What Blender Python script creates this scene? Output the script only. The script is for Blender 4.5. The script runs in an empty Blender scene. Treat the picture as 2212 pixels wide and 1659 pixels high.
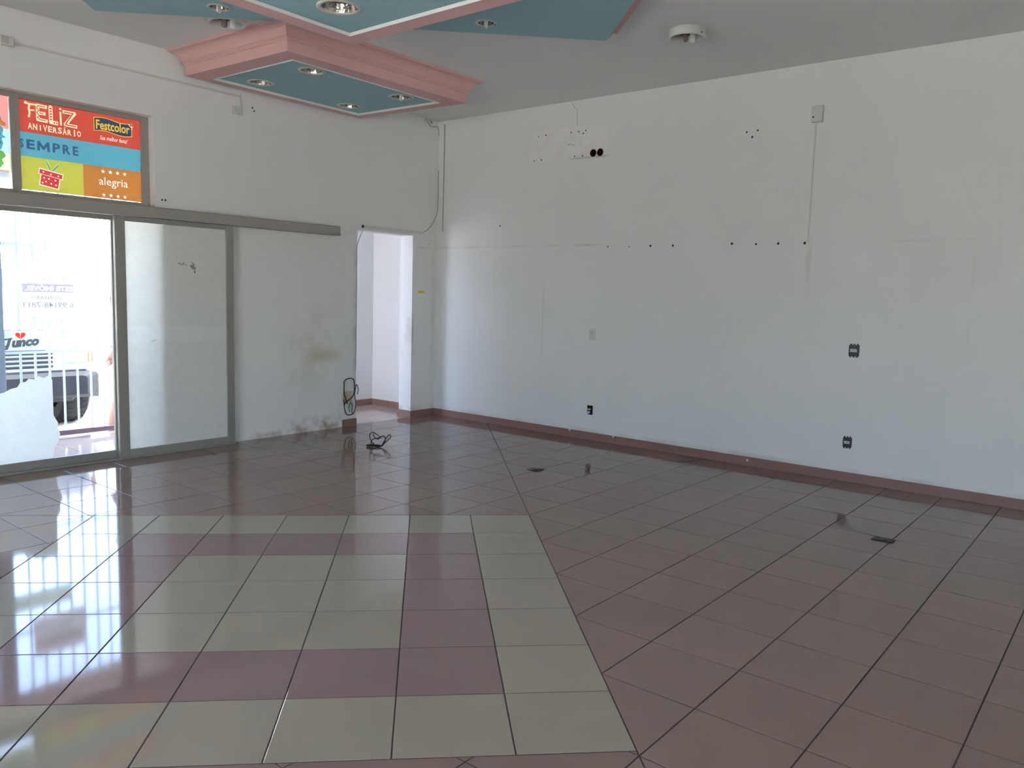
import bpy, bmesh, math, random
import numpy as np
from mathutils import Vector, Matrix
from mathutils.geometry import delaunay_2d_cdt
random.seed(7)
S = bpy.context.scene
COL = S.collection
PI = math.pi

# ------------------------------------------------------------------ camera
cam_d = bpy.data.cameras.new('camera')
cam = bpy.data.objects.new('camera', cam_d)
COL.objects.link(cam)
cam_d.sensor_width = 36.0
cam_d.lens = 27.98
cam_d.clip_start = 0.05
cam_d.clip_end = 300
CR = Vector((0.628517, -0.777249, 0.029169))
CU = Vector((0.068613, 0.092761, 0.993322))
CB = Vector((-0.774764, -0.622318, 0.111631))
CL = Vector((-6.891, -6.748, 1.478))
cam.matrix_world = Matrix(((CR.x, CU.x, CB.x, CL.x), (CR.y, CU.y, CB.y, CL.y), (CR.z, CU.z, CB.z, CL.z), (0, 0, 0, 1)))
S.camera = cam

# ------------------------------------------------------------------ world, sun, exposure
SKY_STRENGTH = 5.2
SUN_STRENGTH = 60.0
SUN_ELEV = math.radians(50)
SUN_DIR = Vector((0.72, -0.68, 0))          # where the sun stands, seen from the shop
W = bpy.data.worlds.new('world')
S.world = W
W.use_nodes = True
wn = W.node_tree
bg = wn.nodes['Background']
sky = wn.nodes.new('ShaderNodeTexSky')
sky.sky_type = 'NISHITA'
sky.sun_disc = False
sky.sun_elevation = SUN_ELEV
sky.sun_rotation = math.atan2(SUN_DIR.x, SUN_DIR.y)
sky.air_density = 0.8
sky.dust_density = 5.0
sky.ozone_density = 1.0
wn.links.new(sky.outputs[0], bg.inputs[0])
bg.inputs[1].default_value = SKY_STRENGTH

sun_d = bpy.data.lights.new('sun', 'SUN')
sun_d.energy = SUN_STRENGTH
sun_d.angle = math.radians(0.6)
sun_d.color = (1.0, 0.96, 0.9)
sun = bpy.data.objects.new('sun', sun_d)
COL.objects.link(sun)
sv = SUN_DIR.normalized() * math.cos(SUN_ELEV) + Vector((0, 0, math.sin(SUN_ELEV)))
sun.rotation_euler = sv.to_track_quat('Z', 'Y').to_euler()
sun.location = (-8, 8, 12)

S.view_settings.view_transform = 'Standard'
S.view_settings.look = 'None'
S.view_settings.gamma = 1
S.view_settings.use_curve_mapping = False
S.view_settings.exposure = -0.08

ZC = 3.46          # ceiling height
RX0, RY0 = -9.6, -10.4   # far ends of the room (behind and left of the camera)
SX0, SX1 = -8.0, -3.43   # shopfront opening
DX0, DX1 = -1.215, -0.39 # doorway


def portal(name, loc, rot, sx, sy):
    d = bpy.data.lights.new(name, 'AREA')
    d.shape = 'RECTANGLE'
    d.size, d.size_y = sx, sy
    d.energy = 1.0
    d.cycles.is_portal = True
    o = bpy.data.objects.new(name, d)
    o.location = loc
    o.rotation_euler = rot
    COL.objects.link(o)


LWY0, LWY1 = -5.7, -3.2   # unseen side glazing, added to let in daylight
portal('portal_side', (RX0 - 0.24, (LWY0 + LWY1) / 2, 1.44), (0, -PI / 2, 0), 2.86, LWY1 - LWY0)
FWX0, FWX1 = -9.0, -6.8    # unseen window behind the camera, added to light the back wall
portal('portal_rear', ((FWX0 + FWX1) / 2, RY0 - 0.24, 1.44), (PI / 2, 0, 0), FWX1 - FWX0, 2.86)
portal('portal_shopfront', ((SX0 + SX1) / 2, 0.24, 1.44), (-PI / 2, 0, 0), SX1 - SX0, 2.86)

# ------------------------------------------------------------------ materials
MATS = {}


def lin(r, g, b):
    f = lambda c: (c / 255 / 12.92) if c / 255 <= 0.04045 else ((c / 255 + 0.055) / 1.055) ** 2.4
    return (f(r), f(g), f(b), 1)


def base(name):
    m = bpy.data.materials.new(name)
    m.use_nodes = True
    MATS[name] = m
    nt = m.node_tree
    return m, nt, nt.nodes['Principled BSDF']


def N(nt, t, **kw):
    n = nt.nodes.new(t)
    for k, v in kw.items():
        setattr(n, k, v)
    return n


def pbr(name, col, rough=0.6, metal=0.0, var=0.06, scale=8.0, spec=0.5, bump=0.0, bscale=60.0, rnd=0.0, dist=0.002):
    m, nt, p = base(name)
    p.inputs['Roughness'].default_value = rough
    p.inputs['Metallic'].default_value = metal
    p.inputs['Specular IOR Level'].default_value = spec
    geo = N(nt, 'ShaderNodeNewGeometry')
    no = N(nt, 'ShaderNodeTexNoise')
    no.inputs['Scale'].default_value = scale
    no.inputs['Detail'].default_value = 4
    nt.links.new(geo.outputs['Position'], no.inputs['Vector'])
    mr = N(nt, 'ShaderNodeMapRange')
    mr.inputs['To Min'].default_value = 1 - var
    mr.inputs['To Max'].default_value = 1 + var
    nt.links.new(no.outputs['Fac'], mr.inputs['Value'])
    val = mr.outputs[0]
    if rnd:
        oi = N(nt, 'ShaderNodeObjectInfo')
        m2 = N(nt, 'ShaderNodeMapRange')
        m2.inputs['To Min'].default_value = 1 - rnd
        m2.inputs['To Max'].default_value = 1 + rnd
        nt.links.new(oi.outputs['Random'], m2.inputs['Value'])
        mm = N(nt, 'ShaderNodeMath', operation='MULTIPLY')
        nt.links.new(val, mm.inputs[0])
        nt.links.new(m2.outputs[0], mm.inputs[1])
        val = mm.outputs[0]
    mx = N(nt, 'ShaderNodeVectorMath', operation='SCALE')
    mx.inputs[0].default_value = col[:3]
    nt.links.new(val, mx.inputs['Scale'])
    nt.links.new(mx.outputs[0], p.inputs['Base Color'])
    if bump:
        nb = N(nt, 'ShaderNodeTexNoise')
        nb.inputs['Scale'].default_value = bscale
        nb.inputs['Detail'].default_value = 3
        nt.links.new(geo.outputs['Position'], nb.inputs['Vector'])
        bp = N(nt, 'ShaderNodeBump')
        bp.inputs['Strength'].default_value = bump
        bp.inputs['Distance'].default_value = dist
        nt.links.new(nb.outputs['Fac'], bp.inputs['Height'])
        nt.links.new(bp.outputs[0], p.inputs['Normal'])
    return m


def stained_wall(name, col, boxes):
    """boxes: (axis, a0, a1, soft_a, z0, z1, soft_z, colour, amount, noise)"""
    m = pbr(name, col, rough=0.75, var=0.035, scale=1.6, spec=0.25, bump=0.12, bscale=90)
    nt = m.node_tree
    p = nt.nodes['Principled BSDF']
    src = p.inputs['Base Color'].links[0].from_socket
    geo = N(nt, 'ShaderNodeNewGeometry')
    sx = N(nt, 'ShaderNodeSeparateXYZ')
    nt.links.new(geo.outputs['Position'], sx.inputs[0])

    def ramp(sock, a, b, inv):
        r = N(nt, 'ShaderNodeMapRange', interpolation_type='SMOOTHSTEP')
        r.inputs['From Min'].default_value = a
        r.inputs['From Max'].default_value = b
        r.inputs['To Min'].default_value = 1 if inv else 0
        r.inputs['To Max'].default_value = 0 if inv else 1
        nt.links.new(sock, r.inputs['Value'])
        return r.outputs[0]

    def mul(a, b):
        k = N(nt, 'ShaderNodeMath', operation='MULTIPLY')
        nt.links.new(a, k.inputs[0])
        if hasattr(b, 'links'):
            nt.links.new(b, k.inputs[1])
        else:
            k.inputs[1].default_value = b
        return k.outputs[0]
    for (ax, a0, a1, sa, z0, z1, sz, c, amt, ns) in boxes:
        A = sx.outputs['XYZ'.index(ax)]
        Z = sx.outputs[2]
        v = mul(mul(ramp(A, a0 - sa, a0 + sa, False), ramp(A, a1 - sa, a1 + sa, True)),
                mul(ramp(Z, z0 - sz, z0 + sz, False), ramp(Z, z1 - sz, z1 + sz, True)))
        if ns:
            no = N(nt, 'ShaderNodeTexNoise')
            no.inputs['Scale'].default_value = ns
            no.inputs['Detail'].default_value = 5
            nt.links.new(geo.outputs['Position'], no.inputs['Vector'])
            v = mul(v, ramp(no.outputs['Fac'], 0.38, 0.68, False))
        v = mul(v, amt)
        mix = N(nt, 'ShaderNodeMix', data_type='RGBA')
        nt.links.new(v, mix.inputs['Factor'])
        nt.links.new(src, mix.inputs['A'])
        mix.inputs['B'].default_value = c
        src = mix.outputs['Result']
    nt.links.new(src, p.inputs['Base Color'])
    return m


def film(name, col, trans=0.1, tcol=None, rough=0.6):
    """thin printed or frosted film: reflects from the front and lets a little daylight through"""
    m = bpy.data.materials.new(name)
    m.use_nodes = True
    MATS[name] = m
    nt = m.node_tree
    nt.nodes.clear()
    out = N(nt, 'ShaderNodeOutputMaterial')
    d = N(nt, 'ShaderNodeBsdfDiffuse')
    t = N(nt, 'ShaderNodeBsdfTranslucent')
    geo = N(nt, 'ShaderNodeNewGeometry')
    no = N(nt, 'ShaderNodeTexNoise')
    no.inputs['Scale'].default_value = 14
    nt.links.new(geo.outputs['Position'], no.inputs['Vector'])
    mr = N(nt, 'ShaderNodeMapRange')
    mr.inputs['To Min'].default_value = 0.95
    mr.inputs['To Max'].default_value = 1.05
    nt.links.new(no.outputs['Fac'], mr.inputs['Value'])
    for node, c in ((d, col), (t, tcol or col)):
        sc = N(nt, 'ShaderNodeVectorMath', operation='SCALE')
        sc.inputs[0].default_value = c[:3]
        nt.links.new(mr.outputs[0], sc.inputs['Scale'])
        nt.links.new(sc.outputs[0], node.inputs['Color'])
    mx = N(nt, 'ShaderNodeMixShader')
    mx.inputs[0].default_value = trans
    nt.links.new(d.outputs[0], mx.inputs[1])
    nt.links.new(t.outputs[0], mx.inputs[2])
    nt.links.new(mx.outputs[0], out.inputs[0])
    return m


def glass(name, tint=(0.93, 0.96, 0.95), rough=0.0):
    m = bpy.data.materials.new(name)
    m.use_nodes = True
    MATS[name] = m
    nt = m.node_tree
    nt.nodes.clear()
    out = N(nt, 'ShaderNodeOutputMaterial')
    t = N(nt, 'ShaderNodeBsdfTransparent')
    t.inputs[0].default_value = (*tint, 1)
    g = N(nt, 'ShaderNodeBsdfGlossy')
    g.inputs['Roughness'].default_value = rough
    fr = N(nt, 'ShaderNodeFresnel')
    fr.inputs[0].default_value = 1.45
    mx = N(nt, 'ShaderNodeMixShader')
    nt.links.new(fr.outputs[0], mx.inputs[0])
    nt.links.new(t.outputs[0], mx.inputs[1])
    nt.links.new(g.outputs[0], mx.inputs[2])
    nt.links.new(mx.outputs[0], out.inputs[0])
    return m


WHITE = (0.82, 0.82, 0.805)
RUST = lin(150, 112, 88)
YEL = lin(188, 170, 120)
wallR = stained_wall('wall_right_paint', WHITE, [
    ('Y', -2.335, -1.36, 0.012, 2.885, 3.2, 0.012, lin(248, 243, 232), 0.4, 0),
    ('Y', -2.34, -1.9, 0.06, 2.878, 2.888, 0.006, RUST, 0.5, 0),
    ('Y', -2.33, -1.4, 0.06, 2.89, 3.19, 0.03, lin(180, 172, 160), 0.1, 7),
    ('Y', -2.45, -0.05, 0.15, 1.995, 2.012, 0.012, lin(176, 150, 118), 0.42, 3),
    ('Y', -6.2, -4.4, 0.2, 1.985, 1.995, 0.01, lin(170, 155, 130), 0.2, 3),
    ('Y', -1.62, -1.6, 0.012, 0.5, 2.0, 0.2, lin(178, 170, 156), 0.22, 2),
    ('Y', -0.92, -0.9, 0.012, 0.9, 2.0, 0.3, lin(178, 170, 156), 0.2, 2),
    ('Y', -4.42, -4.38, 0.02, 1.3, 1.98, 0.2, lin(168, 160, 148), 0.3, 2),
    ('Y', -5.65, -5.63, 0.012, 1.2, 2.0, 0.2, lin(178, 170, 156), 0.16, 2),
    ('Y', -6.6, -0.1, 0.1, 0.07, 0.11, 0.02, lin(170, 140, 118), 0.3, 5),
])
wallB = stained_wall('wall_back_paint', WHITE, [
    ('X', -1.83, -1.46, 0.14, 0.75, 0.82, 0.09, YEL, 0.75, 0),
    ('X', -2.1, -1.45, 0.2, 0.5, 1.25, 0.3, lin(196, 186, 158), 0.35, 3),
    ('X', -2.05, -1.5, 0.14, 0.0, 0.12, 0.07, RUST, 0.75, 9),
    ('X', -2.75, -1.4, 0.1, -0.05, 0.05, 0.03, lin(150, 122, 100), 0.6, 6),
    ('X', -1.4, -1.26, 0.012, 0.27, 0.385, 0.012, lin(182, 160, 118), 0.7, 6),
    ('X', -1.45, -1.23, 0.03, 0.08, 0.3, 0.05, lin(170, 158, 140), 0.4, 8),
    ('X', -0.33, -0.02, 0.03, 1.985, 2.0, 0.01, lin(172, 132, 100), 0.5, 6),
    ('X', -0.07, -0.03, 0.02, 0.3, 1.9, 0.3, lin(178, 164, 140), 0.25, 3),
    ('X', -0.395, -0.36, 0.02, 0.7, 1.3, 0.15, lin(178, 156, 112), 0.5, 4),
    ('X', -1.26, -1.21, 0.012, 0.4, 1.95, 0.05, lin(150, 132, 116), 0.3, 6),
    ('X', -0.4, 0.0, 0.01, 0.07, 0.13, 0.03, lin(170, 150, 130), 0.4, 8),
])
pbr('wall_plain', WHITE, 0.75, var=0.03, scale=1.5, spec=0.25, bump=0.1, bscale=90)
pbr('ceiling_paint', (0.82, 0.82, 0.805), 0.8, var=0.03, scale=1.2, spec=0.2, bump=0.08, bscale=70)
pbr('grout', lin(66, 52, 48), 0.85, var=0.2, scale=30)
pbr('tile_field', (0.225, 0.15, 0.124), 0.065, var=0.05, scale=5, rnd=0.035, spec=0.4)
pbr('tile_mauve', (0.23, 0.15, 0.14), 0.06, var=0.05, scale=5, rnd=0.03, spec=0.4)
pbr('tile_cream', (0.3, 0.252, 0.188), 0.06, var=0.04, scale=5, rnd=0.03, spec=0.45)
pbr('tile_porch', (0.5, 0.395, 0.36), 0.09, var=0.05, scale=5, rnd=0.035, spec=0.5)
pbr('baseboard_tile', (0.28, 0.165, 0.135), 0.35, var=0.06, scale=9, spec=0.3)
pbr('pink', lin(216, 174, 171), 0.6, var=0.02, spec=0.3)
pbr('teal', lin(150, 186, 192), 0.6, var=0.03, spec=0.3)
pbr('trim_white', lin(228, 232, 226), 0.5, var=0.02)
pbr('alu', lin(164, 161, 154), 0.45, metal=0.25, var=0.06, scale=14)
pbr('alu_dark', lin(152, 150, 143), 0.5, metal=0.2, var=0.08, scale=14)
pbr('plastic_white', lin(214, 214, 208), 0.45, var=0.03)
pbr('plastic_grey', lin(188, 190, 186), 0.5, var=0.03)
pbr('black', lin(16, 16, 17), 0.4, var=0.1)
pbr('socket_white', lin(205, 205, 200), 0.4, var=0.03)
pbr('dark_hole', lin(52, 34, 30), 0.9, var=0.2, scale=40)
pbr('rust_rim', lin(120, 78, 62), 0.9, var=0.3, scale=60)
pbr('screw_dark', lin(48, 44, 42), 0.7, var=0.2)
pbr('cable_black', lin(26, 27, 28), 0.45, var=0.1)
pbr('cable_white', lin(196, 196, 190), 0.5, var=0.05)
pbr('cable_grey', lin(168, 166, 158), 0.6, var=0.05)
pbr('cable_green', lin(58, 128, 92), 0.5, var=0.05)
pbr('plate_tan', lin(206, 190, 156), 0.6, var=0.1, scale=30)
pbr('floor_plate', lin(58, 46, 42), 0.45, metal=0.5, var=0.15, scale=40)
pbr('sticker_yellow', lin(222, 190, 40), 0.5, var=0.05)
pbr('chrome', lin(168, 163, 156), 0.2, metal=1.0, var=0.06, scale=20, bump=0.6, bscale=26, dist=0.01)
pbr('lamp_ring', lin(196, 192, 182), 0.4, var=0.03)
pbr('lamp_cavity', lin(104, 100, 80), 0.6, var=0.1, scale=20)
pbr('lamp_socket', lin(126, 112, 102), 0.6, var=0.1)
pbr('lamp_bulb', lin(236, 236, 232), 0.35, var=0.02)
pbr('rail_paint', lin(214, 226, 242), 0.5, var=0.05)
pbr('rail_dark', lin(104, 84, 96), 0.5, var=0.05)
pbr('post_paint', lin(120, 134, 150), 0.7, var=0.06)
pbr('porch_roof', lin(188, 172, 165), 0.8, var=0.05)
pbr('pavement', lin(196, 190, 180), 0.9, var=0.1, scale=1.5, bump=0.2, bscale=30)
pbr('car_paint', lin(226, 230, 234), 0.25, var=0.02)
pbr('car_plastic', lin(40, 44, 50), 0.6, var=0.1)
pbr('car_glass', lin(30, 36, 42), 0.08, var=0.05)
pbr('tyre', lin(30, 34, 38), 0.85, var=0.15, bump=0.5, bscale=50)
pbr('wheel_metal', lin(170, 172, 176), 0.35, metal=0.6, var=0.05)
pbr('lens_clear', lin(225, 230, 235), 0.1, var=0.02)
pbr('lens_amber', lin(214, 128, 52), 0.2, var=0.02)
pbr('skin', lin(178, 128, 104), 0.55, var=0.05)
pbr('shorts_blue', lin(46, 104, 178), 0.8, var=0.08, scale=20)
pbr('shirt_white', lin(224, 222, 218), 0.8, var=0.05, scale=20)
pbr('hair_dark', lin(38, 28, 24), 0.7, var=0.2, scale=40)
pbr('sandal', lin(96, 70, 54), 0.7, var=0.1)
pbr('eye_white', lin(235, 235, 232), 0.3, var=0.01)
glass('clear_glass')
# films and prints (thin, slightly see-through to daylight)
film('film_frost', (0.9, 0.9, 0.86), 0.2, (0.95, 0.95, 0.88))
film('film_frost_band', (0.93, 0.94, 0.92), 0.2, (0.95, 0.96, 0.92))
film('film_residue', (0.36, 0.35, 0.33), 0.03)
film('film_torn', (0.86, 0.9, 0.88), 0.36)
TR = 0.165
film('p_red', lin(208, 86, 72), TR, lin(214, 90, 76))
film('p_blue', lin(96, 168, 184), TR, lin(112, 190, 206))
film('p_yellow', lin(206, 204, 88), TR, lin(214, 214, 96))
film('p_orange', lin(206, 136, 70), TR, lin(206, 140, 76))
film('p_cream', lin(240, 228, 190), TR + 0.05, lin(255, 244, 206))
film('p_navy', lin(52, 66, 92), TR, lin(60, 80, 112))
film('p_grey', lin(70, 96, 124), TR, lin(80, 112, 146))
film('p_gold', lin(236, 190, 60), TR + 0.03, lin(250, 204, 66))
film('p_gift', lin(206, 70, 70), TR, lin(226, 78, 76))
film('p_green', lin(110, 170, 96), TR, lin(128, 196, 110))
film('p_white', lin(244, 240, 226), TR + 0.06, lin(255, 252, 238))
film('p_pink', lin(240, 150, 150), TR + 0.1, lin(255, 168, 168))
film('p_pale_blue', lin(190, 226, 226), TR + 0.16, lin(206, 242, 242))
film('p_pale_yellow', lin(250, 248, 190), TR + 0.2, lin(255, 255, 206))
film('p_shadow', lin(120, 124, 128), TR, lin(128, 136, 142))
film('b_cloth', lin(222, 230, 218), 0.08)
film('b_text', lin(84, 96, 104), 0.05)
film('b_red', lin(222, 60, 48), 0.08)
film('b_faint', lin(196, 204, 194), 0.08)
film('b_edge', lin(130, 116, 190), 0.06)
film('s_sheet', lin(250, 250, 250), 0.5)
film('s_dark', lin(196, 192, 198), 0.24)
film('s_red', lin(246, 196, 202), 0.34)
film('s_text', lin(170, 170, 178), 0.18)


# ------------------------------------------------------------------ mesh helpers
def tag(o, label=None, cat=None, group=None, kind=None):
    if label:
        o['label'] = label
    if cat:
        o['category'] = cat
    if group:
        o['group'] = group
    if kind:
        o['kind'] = kind
    return o


def obj(name, bm, mats, parent=None, loc=None, smooth=False):
    """bm in world coordinates -> one object whose origin is at loc (or its parent's)"""
    bmesh.ops.recalc_face_normals(bm, faces=bm.faces)
    me = bpy.data.meshes.new(name)
    org = Vector(loc) if loc is not None else Vector((0, 0, 0))
    if parent is not None:
        po = parent
        tot = Vector((0, 0, 0))
        while po is not None:
            tot += po.location
            po = po.parent
        if loc is None:
            org = tot
        base_off = tot
    for v in bm.verts:
        v.co -= org
    bm.to_mesh(me)
    bm.free()
    if isinstance(mats, str):
        mats = [mats]
    for m in mats:
        me.materials.append(MATS[m])
    if smooth:
        for p in me.polygons:
            p.use_smooth = True
    o = bpy.data.objects.new(name, me)
    COL.objects.link(o)
    if parent is not None:
        o.parent = parent
        o.location = org - base_off
    else:
        o.location = org
    return o


def thing(name, label, cat, loc=(0, 0, 0), group=None):
    o = bpy.data.objects.new(name, None)
    o.empty_display_size = 0.05
    o.location = loc
    COL.objects.link(o)
    return tag(o, label, cat, group)


def dup(root, loc, label=None):
    r = root.copy()
    COL.objects.link(r)
    r.location = loc
    if label:
        r['label'] = label
    for ch in list(root.children):
        c = ch.copy()
        COL.objects.link(c)
        c.parent = r
        for g in ch.children:
            d = g.copy()
            COL.objects.link(d)
            d.parent = c
    return r


def box(bm, x0, x1, y0, y1, z0, z1, bev=0.0, mi=0):
    vs = [bm.verts.new((x, y, z)) for x in (x0, x1) for y in (y0, y1) for z in (z0, z1)]
    fs = [(0, 1, 3, 2), (4, 6, 7, 5), (0, 4, 5, 1), (2, 3, 7, 6), (0, 2, 6, 4), (1, 5, 7, 3)]
    faces = [bm.faces.new([vs[i] for i in f]) for f in fs]
    for f in faces:
        f.material_index = mi
    if bev:
        es = {e for f in faces for e in f.edges}
        r = bmesh.ops.bevel(bm, geom=list(es), offset=bev, segments=1, affect='EDGES', profile=0.5)
        for f in r['faces']:
            f.material_index = mi
    return faces


def bxo(name, x0, x1, y0, y1, z0, z1, mat, parent=None, bev=0.0, loc=None):
    bm = bmesh.new()
    box(bm, x0, x1, y0, y1, z0, z1, bev)
    return obj(name, bm, mat, parent, loc)


def prism(bm, pts, ext, mi=0):
    """pts: 3D polygon, ext: Vector extrusion"""
    ext = Vector(ext)
    a = [bm.verts.new(p) for p in pts]
    b = [bm.verts.new(Vector(p) + ext) for p in pts]
    n = len(pts)
    fs = [bm.faces.new(a[::-1]), bm.faces.new(b)]
    for i in range(n):
        fs.append(bm.faces.new((a[i], a[(i + 1) % n], b[(i + 1) % n], b[i])))
    for f in fs:
        f.material_index = mi
    return fs


def lathe(bm, prof, cx, cy, cz, seg=32, axis='Z', mi=0, close=False):
    rings = []
    for r, h in prof:
        ring = []
        for k in range(seg):
            a = 2 * PI * k / seg
            c, s = r * math.cos(a), r * math.sin(a)
            if axis == 'Z':
                p = (cx + c, cy + s, cz + h)
            elif axis == 'X':
                p = (cx + h, cy + c, cz + s)
            else:
                p = (cx + c, cy + h, cz + s)
            ring.append(bm.verts.new(p))
        rings.append(ring)
    pairs = list(zip(rings, rings[1:])) + ([(rings[-1], rings[0])] if close else [])
    for a, b in pairs:
        for k in range(seg):
            f = bm.faces.new((a[k], a[(k + 1) % seg], b[(k + 1) % seg], b[k]))
            f.material_index = mi
    if not close:
        for ring, (r, h) in ((rings[0], prof[0]), (rings[-1], prof[-1])):
            if r > 1e-4:
                pass
    return rings


def cap(bm, ring, mi=0):
    f = bm.faces.new(ring)
    f.material_index = mi


def tube(bm, pts, r, seg=8, mi=0, closed=False):
    pts = [Vector(p) for p in pts]
    n = len(pts)
    prev = None
    rings = []
    for i in range(n):
        a = pts[i - 1] if (i > 0 or closed) else pts[0]
        b = pts[(i + 1) % n] if (i < n - 1 or closed) else pts[-1]
        t = (b - a)
        if t.length < 1e-9:
            t = Vector((0, 0, 1))
        t.normalize()
        if prev is None:
            u = t.orthogonal().normalized()
        else:
            u = (prev - t * prev.dot(t))
            u = u.normalized() if u.length > 1e-6 else t.orthogonal().normalized()
        prev = u
        w = t.cross(u)
        rr = r[i] if isinstance(r, (list, tuple)) else r
        rings.append([bm.verts.new(pts[i] + (u * math.cos(2 * PI * k / seg) + w * math.sin(2 * PI * k / seg)) * rr) for k in range(seg)])
    for a, b in zip(rings, rings[1:]):
        for k in range(seg):
            bm.faces.new((a[k], a[(k + 1) % seg], b[(k + 1) % seg], b[k])).material_index = mi
    if closed:
        a, b = rings[-1], rings[0]
        for k in range(seg):
            bm.faces.new((a[k], a[(k + 1) % seg], b[(k + 1) % seg], b[k])).material_index = mi
    else:
        bm.faces.new(rings[0][::-1]).material_index = mi
        bm.faces.new(rings[-1]).material_index = mi


def spline(ctrl, n=8):
    """Catmull-Rom through control points"""
    P = [Vector(c) for c in ctrl]
    P = [P[0] * 2 - P[1]] + P + [P[-1] * 2 - P[-2]]
    out = []
    for i in range(1, len(P) - 2):
        for k in range(n):
            t = k / n
            a, b, c, d = P[i - 1], P[i], P[i + 1], P[i + 2]
            out.append(0.5 * ((2 * b) + (c - a) * t + (2 * a - 5 * b + 4 * c - d) * t * t + (3 * b - a - 3 * c + d) * t ** 3))
    out.append(P[-2])
    return out


def holed_sheet(bm, outer, holes, z, mi=0):
    """flat horizontal sheet with round holes (cx, cy, r)"""
    edges = []

    def loop(pts):
        vs = [bm.verts.new((x, y, z)) for x, y in pts]
        for i in range(len(vs)):
            edges.append(bm.edges.new((vs[i], vs[(i + 1) % len(vs)])))
    loop(outer)
    for cx, cy, r in holes:
        loop([(cx + r * math.cos(2 * PI * k / 32), cy + r * math.sin(2 * PI * k / 32)) for k in range(32)])
    r = bmesh.ops.triangle_fill(bm, use_beauty=True, use_dissolve=False, edges=edges)
    for g in r['geom']:
        if isinstance(g, bmesh.types.BMFace):
            g.material_index = mi


def clip(poly, nx, ny, d):
    """keep the side nx*x + ny*y <= d of a convex 2D polygon"""
    out = []
    for i in range(len(poly)):
        a, b = poly[i], poly[(i + 1) % len(poly)]
        da, db = nx * a[0] + ny * a[1] - d, nx * b[0] + ny * b[1] - d
        if da <= 0:
            out.append(a)
        if (da < 0 < db) or (db < 0 < da):
            t = da / (da - db)
            out.append((a[0] + (b[0] - a[0]) * t, a[1] + (b[1] - a[1]) * t))
    return out


def area(poly):
    return 0.5 * sum(poly[i][0] * poly[(i + 1) % len(poly)][1] - poly[(i + 1) % len(poly)][0] * poly[i][1] for i in range(len(poly)))


def pix(x, y, z):
    d = Vector((x, y, z)) - CL
    w = -d.dot(CB)
    if w < 0.05:
        return None
    return 1106 + 1719.32 * d.dot(CR) / w, 829.5 - 1719.32 * d.dot(CU) / w


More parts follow.
